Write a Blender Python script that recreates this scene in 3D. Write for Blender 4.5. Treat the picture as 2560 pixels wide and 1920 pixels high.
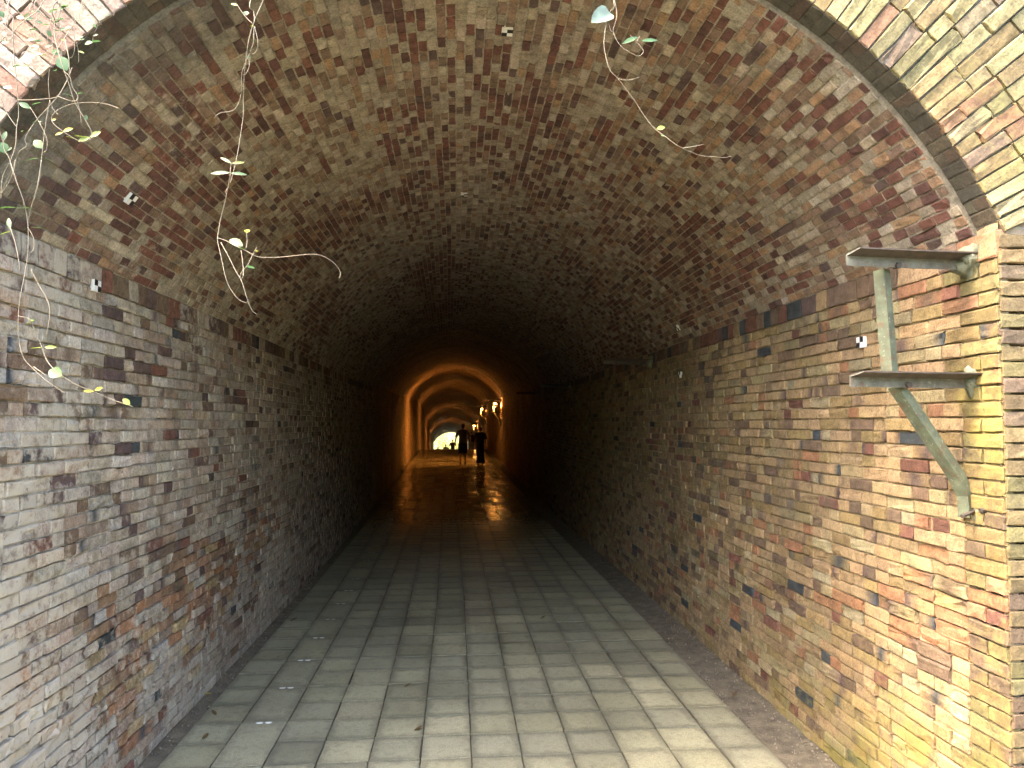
import bpy, bmesh, math, random
from mathutils import Vector, Matrix, noise as mnoise
R = math.radians
rng = random.Random(7)
scn = bpy.context.scene
for o in list(bpy.data.objects): bpy.data.objects.remove(o)
COL = scn.collection

# ------------------------------------------------------------------ camera
EYE = Vector((0, 0, 2.0)); YAW = R(4.62); PITCH = R(3.3); FPX = 1720.0
cd = bpy.data.cameras.new('camera'); cam = bpy.data.objects.new('camera', cd); COL.objects.link(cam)
cd.sensor_width = 36; cd.lens = 36 * FPX / 2560; cd.clip_start = .05; cd.clip_end = 3000
cam.location = EYE; cam.rotation_euler = (R(90) + PITCH, 0, -YAW)
scn.camera = cam
# ------------------------------------------------------------------ world / sun / exposure
SUN_EL, SUN_AZ = R(56), R(254)          # azimuth clockwise from +Y: from the left, a little behind the camera
w = bpy.data.worlds.new('World'); scn.world = w; w.use_nodes = True
nt = w.node_tree; nt.nodes.clear()
sky = nt.nodes.new('ShaderNodeTexSky'); sky.sky_type = 'NISHITA'; sky.sun_disc = False
sky.sun_elevation = SUN_EL; sky.sun_rotation = SUN_AZ
sky.air_density = 1.0; sky.dust_density = 4.0; sky.ozone_density = 0.6
bg = nt.nodes.new('ShaderNodeBackground'); bg.inputs[1].default_value = 0.15
wo = nt.nodes.new('ShaderNodeOutputWorld')
nt.links.new(sky.outputs[0], bg.inputs[0]); nt.links.new(bg.outputs[0], wo.inputs[0])
sd = bpy.data.lights.new('sun', 'SUN'); sun = bpy.data.objects.new('sun', sd); COL.objects.link(sun)
sd.energy = .5; sd.angle = R(20); sd.color = (1, .93, .8)
SUNDIR = Vector((math.sin(SUN_AZ) * math.cos(SUN_EL), math.cos(SUN_AZ) * math.cos(SUN_EL), math.sin(SUN_EL)))
sun.rotation_euler = SUNDIR.to_track_quat('Z', 'Y').to_euler()
sun.location = SUNDIR * 40
vs = scn.view_settings
vs.view_transform = 'Standard'; vs.look = 'None'; vs.gamma = 1; vs.use_curve_mapping = False
vs.exposure = 3.95
vs.use_white_balance = True; vs.white_balance_temperature = 7300; vs.white_balance_tint = 10
scn.cycles.use_denoising = True
scn.cycles.max_bounces = 4; scn.cycles.diffuse_bounces = 2; scn.cycles.adaptive_threshold = .03; scn.cycles.glossy_bounces = 2; scn.cycles.caustics_reflective = False; scn.cycles.caustics_refractive = False
scn.cycles.sample_clamp_indirect = 8

# ------------------------------------------------------------------ camera maths (used to rank bricks by the size they show at)
cR = Vector((math.cos(YAW), -math.sin(YAW), 0))
cF = Vector((math.sin(YAW) * math.cos(PITCH), math.cos(YAW) * math.cos(PITCH), math.sin(PITCH)))
cU = cR.cross(cF)
def proj(p):
    d = Vector(p) - EYE; z = d.dot(cF)
    if z < .2: return None
    return 1280 + FPX * d.dot(cR) / z, 960 - FPX * d.dot(cU) / z
def atY(x, y, Y):
    d = cF + cR * ((x - 1280) / FPX) + cU * ((960 - y) / FPX)
    return EYE + d * (Y / d.y)

# ------------------------------------------------------------------ the tunnel's line
_sl = [0.0]; DY = .05
def slope(Y):
    def sm(a, b): 
        t = min(1, max(0, (Y - a) / (b - a))); return t * t * (3 - 2 * t)
    return .0185 * sm(11, 16) - .1065 * sm(38.5, 45.5) + .088 * sm(82, 88)
for i in range(1, 2400): _sl.append(_sl[-1] + slope(i * DY) * DY)
def zf(Y):
    if Y <= 0: return 0.0
    i = Y / DY; k = min(int(i), 2398); return _sl[k] + (_sl[k + 1] - _sl[k]) * min(1, i - k)
def cx(Y): return .2 - .0113 * max(0, min(Y, 100) - 8)
YP = 2.7; YEXIT = 86.0
ZS = 2.83; ZC = 1.835; RV = 2.31; RR = 2.33
A0 = math.asin((ZS - ZC) / RV); A0R = math.asin((ZS - ZC - .02) / RR)
HWB = 2.045; HWS = RV * math.cos(A0)
def hw(z): return HWB + (HWS - HWB) * z / ZS

# ------------------------------------------------------------------ helpers
def link(o, parent=None):
    COL.objects.link(o)
    if parent is not None: o.parent = parent
    return o
def tag(o, label=None, cat=None, group=None, kind=None):
    if label: o['label'] = label
    if cat: o['category'] = cat
    if group: o['group'] = group
    if kind: o['kind'] = kind
    return o
def empty(name, loc=(0, 0, 0)):
    o = bpy.data.objects.new(name, None); o.location = loc; o.empty_display_size = .1
    return link(o)
def mesh_obj(name, vs_, fs, mat, parent=None, smooth=False, col=None, mask=None, local=False, origin=None):
    """one mesh object; vs_ in world space unless local; its origin is put at `origin`"""
    me = bpy.data.meshes.new(name)
    if origin is not None:
        ox, oy, oz = origin
        vs_ = [(v[0] - ox, v[1] - oy, v[2] - oz) for v in vs_]
    me.from_pydata(vs_, [], fs)
    if smooth: me.polygons.foreach_set('use_smooth', [True] * len(me.polygons))
    if col:
        a = me.attributes.new('bcol', 'FLOAT_COLOR', 'POINT'); a.data.foreach_set('color', [c for q in col for c in (q[0], q[1], q[2], 1)])
    if mask:
        a = me.attributes.new('wear', 'FLOAT_COLOR', 'POINT'); a.data.foreach_set('color', [c for q in mask for c in (q[0], q[1], q[2], 1)])
    mats = mat if isinstance(mat, (list, tuple)) else [mat]
    for m in mats: me.materials.append(m)
    o = bpy.data.objects.new(name, me)
    if origin is not None:
        pl = Vector((0, 0, 0)) if parent is None else parent_world(parent)
        o.location = Vector(origin) - pl
    return link(o, parent)
def parent_world(p):
    v = Vector(p.location)
    while p.parent is not None:
        p = p.parent; v += Vector(p.location)
    return v
def n1(x, y, z=0.0, s=1.0): return mnoise.noise(Vector((x * s, y * s, z * s)))
def fbm(x, y, z, s=1.0, o=3):
    v = 0; a = 1; t = 0
    for i in range(o):
        v += a * mnoise.noise(Vector((x * s, y * s, z * s))); t += a; a *= .5; s *= 2.1
    return v / t
def clamp(x, a=0, b=1): return max(a, min(b, x))
def mix(a, b, t): return tuple(a[i] + (b[i] - a[i]) * t for i in range(3))

# ------------------------------------------------------------------ materials
def newmat(name):
    m = bpy.data.materials.new(name); m.use_nodes = True
    t = m.node_tree; return m, t, t.nodes['Principled BSDF']
def nd(t, typ, **kw):
    n = t.nodes.new(typ)
    for k, v in kw.items():
        if k.startswith('i_'):
            n.inputs[int(k[2:]) if k[2:].isdigit() else k[2:]].default_value = v
        else: setattr(n, k, v)
    return n
def ramp(t, fac, stops):
    r = t.nodes.new('ShaderNodeValToRGB'); e = r.color_ramp.elements
    while len(e) < len(stops): e.new(.5)
    for q, (p, c) in zip(e, stops):
        q.position = p; q.color = (c, c, c, 1) if not isinstance(c, tuple) else (*c, 1)
    t.links.new(fac, r.inputs[0]); return r.outputs[0]
def mixc(t, fac, a, b, mode='MIX'):
    n = t.nodes.new('ShaderNodeMix'); n.data_type = 'RGBA'; n.blend_type = mode
    for s, v in ((0, fac), (6, a), (7, b)):
        if isinstance(v, (int, float)): n.inputs[s].default_value = v
        elif isinstance(v, tuple): n.inputs[s].default_value = (*v, 1)
        else: t.links.new(v, n.inputs[s])
    return n.outputs[2]
def mth(t, op, a, b=None):
    n = t.nodes.new('ShaderNodeMath'); n.operation = op
    for s, v in ((0, a), (1, b)):
        if v is None: continue
        if isinstance(v, (int, float)): n.inputs[s].default_value = v
        else: t.links.new(v, n.inputs[s])
    return n.outputs[0]
def nz(t, pos, scale, detail=4, rough=.55):
    n = nd(t, 'ShaderNodeTexNoise'); n.inputs['Scale'].default_value = scale
    n.inputs['Detail'].default_value = detail; n.inputs['Roughness'].default_value = rough
    t.links.new(pos, n.inputs['Vector']); return n.outputs[0]
def masonry(name, is_mortar=False):
    m, t, b = newmat(name); L = t.links
    pos = nd(t, 'ShaderNodeNewGeometry').outputs['Position']
    at = nd(t, 'ShaderNodeAttribute', attribute_name='bcol'); wr = nd(t, 'ShaderNodeAttribute', attribute_name='wear')
    sep = nd(t, 'ShaderNodeSeparateColor'); L.new(wr.outputs['Color'], sep.inputs[0])
    fine = nz(t, pos, 95, 1.5, .65); med = nz(t, pos, 17, 3, .65); big = nz(t, pos, 2.3, 2, .6)
    base = mixc(t, 1.0, at.outputs['Color'], ramp(t, fine, [(.25, .66), (.75, 1.28)]), 'MULTIPLY')
    base = mixc(t, 1.0, base, ramp(t, med, [(.28, .62), (.5, 1.0), (.72, 1.3)]), 'MULTIPLY')
    # smeared lime and dust; the left wall's share also paints in light
    e = mth(t, 'ADD', med, mth(t, 'MULTIPLY', big, .6))
    em = ramp(t, mth(t, 'ADD', e, mth(t, 'MULTIPLY', mth(t, 'SUBTRACT', sep.outputs[0], .5), 1.05)), [(.80, 0.0), (1.08, 1.0)])
    em = mth(t, 'MULTIPLY', em, .82)
    base = mixc(t, em, base, (.54, .475, .385))
    # algae, plus the right side's warm yellow light painted in near the mouth
    mm = ramp(t, mth(t, 'ADD', med, mth(t, 'MULTIPLY', mth(t, 'SUBTRACT', sep.outputs[1], .5), 1.2)), [(.45, 0.0), (.85, 1.0)])
    alg_warm = mixc(t, ramp(t, big, [(.35, 0.0), (.65, 1.0)]), (.20, .19, .045), (.37, .29, .085))
    base = mixc(t, mth(t, 'MULTIPLY', mm, .8), base, alg_warm)
    # soot specks
    sp = ramp(t, nz(t, pos, 41, 1, .5), [(.68, 0.0), (.76, 1.0)])
    base = mixc(t, mth(t, 'MULTIPLY', sp, .45), base, (.05, .04, .035))
    base = mixc(t, 1.0, base, (.74, .74, .74), 'MULTIPLY')
    L.new(base, b.inputs['Base Color'])
    L.new(ramp(t, med, [(.3, .95), (.7, .68)]), b.inputs['Roughness'])
    bp = nd(t, 'ShaderNodeBump'); bp.inputs['Strength'].default_value = .8
    hgt = mth(t, 'ADD', mth(t, 'MULTIPLY', fine, .35), mth(t, 'MULTIPLY', med, mth(t, 'ADD', .35, mth(t, 'MULTIPLY', sep.outputs[2], 1.6))))
    bp.inputs['Distance'].default_value = .011 if is_mortar else .008
    L.new(hgt, bp.inputs['Height']); L.new(bp.outputs[0], b.inputs['Normal'])
    return m
M_BRICK = masonry('weathered_brick'); M_MORT = masonry('lime_mortar', True)
def far_brick(name, scale_uv=1.0):
    m, t, b = newmat(name); L = t.links
    uv = nd(t, 'ShaderNodeUVMap', uv_map='UVMap').outputs[0]
    br = nd(t, 'ShaderNodeTexBrick'); br.inputs['Scale'].default_value = 1
    br.inputs['Brick Width'].default_value = .17; br.inputs['Row Height'].default_value = .066
    br.inputs['Mortar Size'].default_value = .006; br.inputs['Bias'].default_value = .1
    br.inputs['Color1'].default_value = (.34, .26, .175, 1); br.inputs['Color2'].default_value = (.16, .09, .06, 1); br.inputs['Mortar'].default_value = (.30, .26, .21, 1)
    L.new(uv, br.inputs['Vector'])
    pos = nd(t, 'ShaderNodeNewGeometry').outputs['Position']
    c = mixc(t, 1.0, br.outputs['Color'], ramp(t, nz(t, pos, 1.3, 6), [(.3, .6), (.7, 1.3)]), 'MULTIPLY')
    c = mixc(t, 1.0, c, ramp(t, nz(t, pos, 14, 6), [(.3, .7), (.7, 1.25)]), 'MULTIPLY')
    L.new(c, b.inputs['Base Color']); b.inputs['Roughness'].default_value = .85
    bp = nd(t, 'ShaderNodeBump'); bp.inputs['Strength'].default_value = .7; bp.inputs['Distance'].default_value = .012
    L.new(mth(t, 'ADD', mth(t, 'SUBTRACT', 1.0, br.outputs['Fac']), nz(t, pos, 30, 4)), bp.inputs['Height']); L.new(bp.outputs[0], b.inputs['Normal'])
    return m
M_FARB = far_brick('distant_brickwork')
def simple(name, col, rough=.6, metal=0, var=.3, scale=20, bump=0.0, bscale=60, spec=.5):
    m, t, b = newmat(name); L = t.links
    pos = nd(t, 'ShaderNodeTexCoord').outputs['Object']
    n = nz(t, pos, scale, 5, .6)
    L.new(mixc(t, 1.0, col, ramp(t, n, [(.25, 1 - var), (.75, 1 + var)]), 'MULTIPLY'), b.inputs['Base Color'])
    b.inputs['Roughness'].default_value = rough; b.inputs['Metallic'].default_value = metal
    b.inputs['Specular IOR Level'].default_value = spec
    if bump:
        bp = nd(t, 'ShaderNodeBump'); bp.inputs['Strength'].default_value = .8; bp.inputs['Distance'].default_value = bump
        L.new(nz(t, pos, bscale, 5, .6), bp.inputs['Height']); L.new(bp.outputs[0], b.inputs['Normal'])
    return m
def leafmat(name, col, trans=.35):
    m, t, b = newmat(name); L = t.links
    pos = nd(t, 'ShaderNodeNewGeometry').outputs['Position']
    c = mixc(t, 1.0, col, ramp(t, nz(t, pos, 24, 3), [(.3, .7), (.7, 1.3)]), 'MULTIPLY')
    L.new(c, b.inputs['Base Color']); b.inputs['Roughness'].default_value = .45
    tr = nd(t, 'ShaderNodeBsdfTranslucent'); L.new(c, tr.inputs[0])
    mx = nd(t, 'ShaderNodeMixShader'); mx.inputs[0].default_value = trans
    L.new(b.outputs[0], mx.inputs[1]); L.new(tr.outputs[0], mx.inputs[2])
    L.new(mx.outputs[0], t.nodes['Material Output'].inputs[0]); return m
def tile_mat():
    m, t, b = newmat('worn_concrete_paver'); L = t.links
    pos = nd(t, 'ShaderNodeNewGeometry').outputs['Position']
    at = nd(t, 'ShaderNodeAttribute', attribute_name='bcol'); wr = nd(t, 'ShaderNodeAttribute', attribute_name='wear')
    sep = nd(t, 'ShaderNodeSeparateColor'); L.new(wr.outputs['Color'], sep.inputs[0])
    fine = nz(t, pos, 130, 1, .65); med = nz(t, pos, 13, 3, .65); big = nz(t, pos, 1.6, 2, .5)
    base = mixc(t, 1.0, at.outputs['Color'], ramp(t, fine, [(.25, .7), (.75, 1.25)]), 'MULTIPLY')
    base = mixc(t, 1.0, base, ramp(t, med, [(.3, .72), (.7, 1.25)]), 'MULTIPLY')
    base = mixc(t, 1.0, base, ramp(t, big, [(.3, .8), (.7, 1.15)]), 'MULTIPLY')
    # dirt settled around the rim of each slab (wear.r is 1 at the rim)
    dm = ramp(t, mth(t, 'ADD', mth(t, 'MULTIPLY', mth(t, 'SUBTRACT', med, .5), 1.5), mth(t, 'ADD', .5, mth(t, 'MULTIPLY', sep.outputs[0], .45))), [(.52, 0.0), (.86, 1.0)])
    base = mixc(t, mth(t, 'MULTIPLY', dm, .55), base, (.085, .08, .06))
    base = mixc(t, 1.0, base, (.76, .76, .76), 'MULTIPLY')
    L.new(base, b.inputs['Base Color'])
    rr = mth(t, 'ADD', mth(t, 'MULTIPLY', med, .24), sep.outputs[1])
    L.new(rr, b.inputs['Roughness'])
    bp = nd(t, 'ShaderNodeBump'); bp.inputs['Distance'].default_value = .006
    L.new(mth(t, 'SUBTRACT', .6, mth(t, 'MULTIPLY', sep.outputs[2], .42)), bp.inputs['Strength'])
    L.new(mth(t, 'ADD', mth(t, 'MULTIPLY', fine, .3), med), bp.inputs['Height']); L.new(bp.outputs[0], b.inputs['Normal'])
    return m
M_TILE = tile_mat()
M_SOIL = simple('gutter_soil', (.15, .125, .088), .95, var=.5, scale=9, bump=.02, bscale=40)
M_GROUND = simple('earth', (.11, .10, .06), .95, var=.5, scale=.8, bump=.03, bscale=6)
M_GRASS = simple('grassy_bank', (.04, .055, .017), .95, var=.5, scale=1.2, bump=.06, bscale=8)
M_RUST_SHADE = simple('rusty_shaded_steel', (.05, .038, .03), .75, .0, .6, 30, .002, 90)
def rusty(name, col):
    m, t, b = newmat(name); L = t.links; pos = nd(t, 'ShaderNodeTexCoord').outputs['Object']
    c = mixc(t, 1.0, col, ramp(t, nz(t, pos, 18, 4), [(.3, .6), (.7, 1.3)]), 'MULTIPLY')
    c = mixc(t, ramp(t, nz(t, pos, 26, 5, .7), [(.52, 0.0), (.66, .8)]), c, (.10, .055, .03))
    c = mixc(t, ramp(t, nz(t, pos, 70, 3, .6), [(.62, 0.0), (.7, .6)]), c, (.30, .28, .22))
    L.new(c, b.inputs['Base Color']); b.inputs['Roughness'].default_value = .75
    bp = nd(t, 'ShaderNodeBump'); bp.inputs['Strength'].default_value = .7; bp.inputs['Distance'].default_value = .003
    L.new(nz(t, pos, 60, 4), bp.inputs['Height']); L.new(bp.outputs[0], b.inputs['Normal']); return m
M_STEEL = rusty('painted_steel', (.12, .12, .10)); M_STEELG = rusty('green_grey_steel', (.09, .105, .065))
M_CEMENT = simple('cement_plug', (.15, .155, .105), .95, .0, .4, 30, .012, 60)
M_BLACK = simple('black_print', (.012, .012, .014), .5, var=.1)
M_WHITE = simple('white_print', (.78, .78, .76), .5, var=.06)
M_STEM = simple('vine_stem', (.20, .165, .115), .7, var=.3, scale=60)
LEAFS = {'g': leafmat('leaf_green', (.06, .14, .025)), 'b': leafmat('leaf_pale', (.065, .14, .05)), 'h': leafmat('leaf_white', (.14, .21, .17)), 'y': leafmat('leaf_yellow', (.42, .34, .03)), 'l': leafmat('leaf_lime', (.20, .27, .04))}
M_FOL = leafmat('foliage', (.075, .11, .022), .45); M_FOL2 = leafmat('foliage_sunny', (.24, .25, .045), .45)  # sunny copy is lighter, with sunshine put into its colour
M_BARK = simple('bark', (.10, .075, .05), .9, var=.4, scale=8, bump=.02, bscale=20)

# ------------------------------------------------------------------ brick building
GX3 = (0, .022, .5, .978, 1); GY3 = (0, .075, .5, .925, 1)
def brick_geo(M, u0, u1, v0, v1, hh, lod, rough, col, wear, seed, depth=.03, hb=0.0, flash=None):
    """front face grid raised hh above the mortar, with sides going down to -depth"""
    V = []; F = []; C = []; K = []
    g = random.Random(seed)
    if lod >= 2: sx, sy = (GX3, GY3)
    elif lod == 1: sx, sy = (0, .025, .975, 1), (0, .08, .92, 1)
    else: sx, sy = (0, 1), (0, 1)
    nx, ny = len(sx), len(sy)
    tw = g.uniform(-1, 1) * .0018; tu = g.uniform(-1, 1) * .0022
    for j, b in enumerate(sy):
        for i, a in enumerate(sx):
            edge = i in (0, nx - 1) or j in (0, ny - 1)
            corner = i in (0, nx - 1) and j in (0, ny - 1)
            u = u0 + (u1 - u0) * a; v = v0 + (v1 - v0) * b
            h = hh + tu * (a - .5) * 2 + tw * (b - .5) * 2
            if lod:
                if edge: h -= .0018 + g.random() * .0028
                if corner: h -= .0015
                h += g.uniform(-1, 1) * (.0004 + rough * .011)
                k = .0022 + rough * .007
                u += g.uniform(-1, 1) * k; v += g.uniform(-1, 1) * k
            V.append(M(u, v, h))
            c = col
            if flash is not None:
                tt = clamp((abs(a - flash[0]) / flash[1] - .6) * 2.5) if lod >= 2 else .5
                c = mix(flash[2], col, tt)
            C.append(c); K.append(wear(u, v) if callable(wear) else wear)
    for j in range(ny - 1):
        for i in range(nx - 1):
            q = j * nx + i; F.append((q, q + 1, q + nx + 1, q + nx))
    per = [i for i in range(nx)] + [j * nx + nx - 1 for j in range(1, ny)] + [(ny - 1) * nx + i for i in range(nx - 2, -1, -1)] + [j * nx for j in range(ny - 2, 0, -1)]
    P0 = len(V)
    for q in per: V.append(V[q]); C.append(C[q]); K.append(K[q])
    for q in per:
        b, a = divmod(q, nx)
        V.append(M(u0 + (u1 - u0) * sx[a], v0 + (v1 - v0) * sy[b], hb - depth)); C.append(mix(C[q], (.2, .17, .13), .5)); K.append(K[q])
    n = len(per)
    for k in range(n):
        k2 = (k + 1) % n
        F.append((P0 + k2, P0 + k, P0 + n + k, P0 + n + k2))
    return V, F, C, K
def screen_area(M, u0, u1, v0, v1):
    pts = [proj(M(u, v, 0)) for u, v in ((u0, v0), (u1, v0), (u1, v1), (u0, v1))]
    if any(p is None for p in pts): return 0
    mx = sum(p[0] for p in pts) / 4; my = sum(p[1] for p in pts) / 4
    if not (-8 < mx < 2568 and -8 < my < 1928): return 0
    return abs(sum(pts[i][0] * pts[(i + 1) % 4][1] - pts[(i + 1) % 4][0] * pts[i][1] for i in range(4))) / 2
class Masonry:
    """collects bricks of one thing, then makes the largest-showing 300 parts and joins the rest"""
    def __init__(s): s.items = []
    def add(s, M, u0, u1, v0, v1, hh, rough, col, wear, depth=.03, hb=0.0, flash=None, flip=False):
        if u0 > 9: q = 1 - .25 * clamp((u0 - 9) / 7); col = (col[0] * q, col[1] * q, col[2] * q)   # daylight's fade with depth painted in, easing into the far brickwork
        a = screen_area(M, u0, u1, v0, v1)
        s.items.append((a, M, u0, u1, v0, v1, hh, rough, col, wear, depth, hb, flash, flip))
    def build(s, parent, name='brick', rest='brickwork', limit=300, mat=None):
        mat = mat or M_BRICK
        s.items.sort(key=lambda q: -q[0])
        V = []; F = []; C = []; K = []
        for i, (a, M, u0, u1, v0, v1, hh, rough, col, wear, depth, hb, flash, flip) in enumerate(s.items):
            lod = 2 if a > 420 else (1 if a > 60 else 0)
            v, f, c, k = brick_geo(M, u0, u1, v0, v1, hh, lod, rough, col, wear, i * 13 + 5, depth, hb, flash)
            if flip: f = [q[::-1] for q in f]
            if i < limit:
                mesh_obj(name, v, f, mat, parent, False, c, k, origin=M((u0 + u1) / 2, (v0 + v1) / 2, 0))
            else:
                b = len(V); V += v; C += c; K += k; F += [tuple(x + b for x in q) for q in f]
        if V:
            o = mesh_obj(rest, V, F, mat, parent, False, C, K); tag(o, kind='stuff')
            return o

# brick colours; the right wall's tans also have warm light put in
BEIGE = (.49, .395, .31); GREYB = (.47, .395, .315); TAN = (.43, .295, .16); ORNG = (.38, .19, .10); REDB = (.22, .095, .065)
MAUVE = (.135, .085, .075); SLATE = (.055, .065, .072); OLIVE = (.27, .22, .10); PALE = (.54, .47, .39); BROWN = (.20, .13, .085)
def pick(g, table):
    r = g.random() * sum(x[1] for x in table)
    for c, wgt in table:
        r -= wgt
        if r <= 0: break
    k = g.uniform(.82, 1.18); return (c[0] * k * g.uniform(.96, 1.04), c[1] * k, c[2] * k * g.uniform(.94, 1.06))
def spall_l(Y, z):      # the eroded patch low on the left wall near the mouth
    v = 1.25 - abs(z - .62 - .10 * (Y - 4)) / .55 - max(0, Y - 6.0) * .42 + fbm(Y, z, 3, 2.3) * 1.1
    return clamp(v - .25)
def spall_r(Y, z):
    v = .95 - abs(z - (1.0 - .16 * (Y - 3.5))) / .5 - max(0, Y - 5.4) * .6 + fbm(Y, z, 9, 2.1) * 1.1
    return clamp(v - .35) * .7
def wear_light_l(Y, z):
    e = clamp(.40 + fbm(Y, z, 1, 1.1) * .5 + clamp((4.2 - Y) * .15)) + .10 * clamp((1.2 - z) / 1.2)  # lime, raised to paint in light the wall lacks
    return (clamp(e), clamp(.12 + clamp(.25 - z) * 1.0), spall_l(Y, z))
def wear_light_r(Y, z):
    seam = clamp(1.15 - abs(Y - 3.07 - .14 * n1(0, z, 5, 2.2)) / (.16 + .1 * n1(z, 3, 5, 3)))
    e = clamp(.06 + fbm(Y, z, 4, 1.2) * .4 + clamp(seam) * .30)
    al = clamp(.52 - (Y - 3.2) * .17) + clamp(.85 - z * 1.25 - max(0, Y - 3.5) * .13)  # first term paints warm light near the mouth, second is algae at the base
    return (e, clamp(al * (.75 + fbm(Y, z, 8, 1.6)) * (1 - .85 * clamp(seam))), max(spall_r(Y, z), .7 * clamp(seam)))
def wear_light_v(Y, a):
    s = clamp(1 - abs(Y - 2.89 - .10 * n1(a, 2, 0, 3)) / .16)
    side = math.cos(a)
    e = clamp(.22 + fbm(Y, a * 2.3, 7, .9) * .7 + s * .16 - .10 * side)
    al = clamp((side - .45) * .9) * clamp(1.2 - (Y - 3) * .45)  # warm light painted on the right haunch near the mouth
    if Y < 5: e *= 1 - damp(Y, a)
    return (e, clamp(al * .9), s * .6)

def damp(Y, a):         # soot and damp blackened patch on the left shoulder just inside the mouth
    s = math.cos(a)
    return clamp(1.25 - (Y - 2.87) / .42 + fbm(Y, a * 2, 44, 2.2) * 1.1) * clamp((-s + .05) * 3) * .62
# ---- side walls
def wall_map(side):
    def M(u, v, h):
        y = max(u, YP - .012); return (cx(y) + side * (hw(v) - h), y, zf(y) + v)
    return M
YB = 17.0       # single bricks are modelled this far in; beyond it they are only a few pixels
def rows(vlist, ua, ub, joint, lens, g, quoin=None):
    for r, (v0, v1) in enumerate(vlist):
        u = ua
        if quoin is not None: ln = quoin[r % 2]
        else: ln = lens(g) * g.uniform(.2, 1)
        while u < ub:
            yield r, u + joint / 2, min(u + ln, ub + .1) - joint / 2, v0 + joint / 2, v1 - joint / 2
            u += ln; ln = lens(g)
def make_wall(side, label):
    M = wall_map(side); g = random.Random(11 + side)
    sp = spall_l if side < 0 else spall_r; wr = wear_light_l if side < 0 else wear_light_r
    # mortar bed
    V = []; F = []; C = []; K = []; UV = []; MI = []
    ys = [YP + .01]
    while ys[-1] < YEXIT: 
        y = ys[-1]; ys.append(min(YEXIT, y + (.06 if y < 6 else .15 if y < YB else .5)))
    zs = [-.12] + [i * ZS / 40 for i in range(41)] + [ZS + .03]
    for y in ys:
        near = y < YB + .3
        for z in zs:
            h = (-.0095 if y < 5 else -.007 if y < 8 else -.005) + (fbm(y, z, 2, 9) * .004 - sp(y, max(0, z)) * .032 if y < 8 else 0) if near else 0.0
            V.append(M(y, z, h)); UV.append((y, z))
            n = .5 + .5 * n1(y, z, 0, 7)
            C.append(mix((.40, .335, .265), (.52, .45, .365), n) if side < 0 else mix((.34, .25, .14), (.45, .345, .20), n)); K.append(wr(y, max(z, 0)))
    nz_ = len(zs)
    for i in range(len(ys) - 1):
        for j in range(nz_ - 1):
            q = i * nz_ + j
            f = (q, q + nz_, q + nz_ + 1, q + 1)
            F.append(f if side > 0 else f[::-1]); MI.append(1 if ys[i] > YB else 0)
    o = mesh_obj('brick_wall', V, F, [M_MORT, M_FARB], None, True, C, K)
    me = o.data; me.polygons.foreach_set('material_index', MI)
    uvl = me.uv_layers.new(name='UVMap')
    for lp in me.loops: uvl.data[lp.index].uv = UV[lp.vertex_index]
    tag(o, label, 'wall')
    ms = Masonry()
    nrow = 40; pt = (ZS - .125) / nrow
    vl = [(i * pt, (i + 1) * pt) for i in range(nrow)]
    def lens(g): return (.222 if g.random() < (.40 if side < 0 else .46) else .113) * g.uniform(.95, 1.05)
    for r, u0, u1, v0, v1 in rows(vl, YP, YB, .009, lens, g, (.23, .115) if side > 0 else (.115, .23)):
        uc, vc = (u0 + u1) / 2, (v0 + v1) / 2
        s = sp(uc, vc); cl = fbm(uc, vc, 20 + side, .8)
        if side < 0:
            c = pick(g, [(BEIGE, 6.5), (GREYB, 3.5), (BROWN, .7 + 1.6 * max(0, -cl)), (MAUVE, .25 + clamp((vc - 1.2) * .5) * 1.3), (REDB, .3), (SLATE, .18), (PALE, 1.8), ((.40, .29, .215), 2.2)])
            if g.random() < s * .75: c = pick(g, [(ORNG, 2), ((.36, .21, .13), 2), (TAN, 1.2), (REDB, .35)])
        else:
            c = pick(g, [(TAN, 7), ((.36, .25, .115), 3), ((.40, .31, .17), 2), (BROWN, 1.3), (ORNG, .9), (REDB, .45), (SLATE, .25), ((.45, .37, .22), .5)])
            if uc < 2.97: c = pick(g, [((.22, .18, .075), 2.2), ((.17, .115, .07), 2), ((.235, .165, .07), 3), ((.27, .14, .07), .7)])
            if g.random() < s: c = pick(g, [(ORNG, 3), (TAN, 1), (REDB, .8)])
        tn = 1 + .36 * fbm(uc * .6, vc * 1.1, 60 + side, 1.0) - .22 * clamp(fbm(uc * 2.2, vc * .25, 70 + side, 1.0) * 2.2)
        c = (c[0] * tn, c[1] * tn, c[2] * tn)
        nr = 1.5 if uc < 5 else 1.0
        hh = .0035 + nr * g.uniform(-.006, .005) - s * .03 * g.random() ** .6 + (s * .008 if g.random() < .4 else 0) + (.004 if g.random() < .08 else 0)
        rough = .05 + .5 * s + (.5 if g.random() < .24 else 0)
        if uc < 2.96: rough = .22; hh = .004 + g.uniform(-.004, .003)
        fl = None
        if g.random() < .16: fl = (g.choice((0, .5, 1)), g.uniform(.25, .5), pick(g, [(SLATE, 1), (MAUVE, 2), (BROWN, 2)]))
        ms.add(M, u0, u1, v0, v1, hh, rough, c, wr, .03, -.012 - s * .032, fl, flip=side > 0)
    # dark header course under the springing
    u = YP
    while u < YB:
        ln = g.choice((.118, .118, .2)) * g.uniform(.95, 1.05)
        c = pick(g, [(MAUVE, 3), (REDB, 1.2), (BROWN, 2.4), (SLATE, .5), (BEIGE, 2.5)]) if side < 0 else pick(g, [(BROWN, 3), (REDB, 1.5), (TAN, 2), (MAUVE, .8), (SLATE, .7)])
        if u < 3.1 and side > 0: c = pick(g, [(ORNG, 2), (TAN, 2), (BROWN, 1)])
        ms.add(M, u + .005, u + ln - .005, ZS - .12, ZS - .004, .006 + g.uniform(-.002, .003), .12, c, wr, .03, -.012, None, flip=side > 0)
        u += ln
    ms.build(o)
    return o
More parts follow.
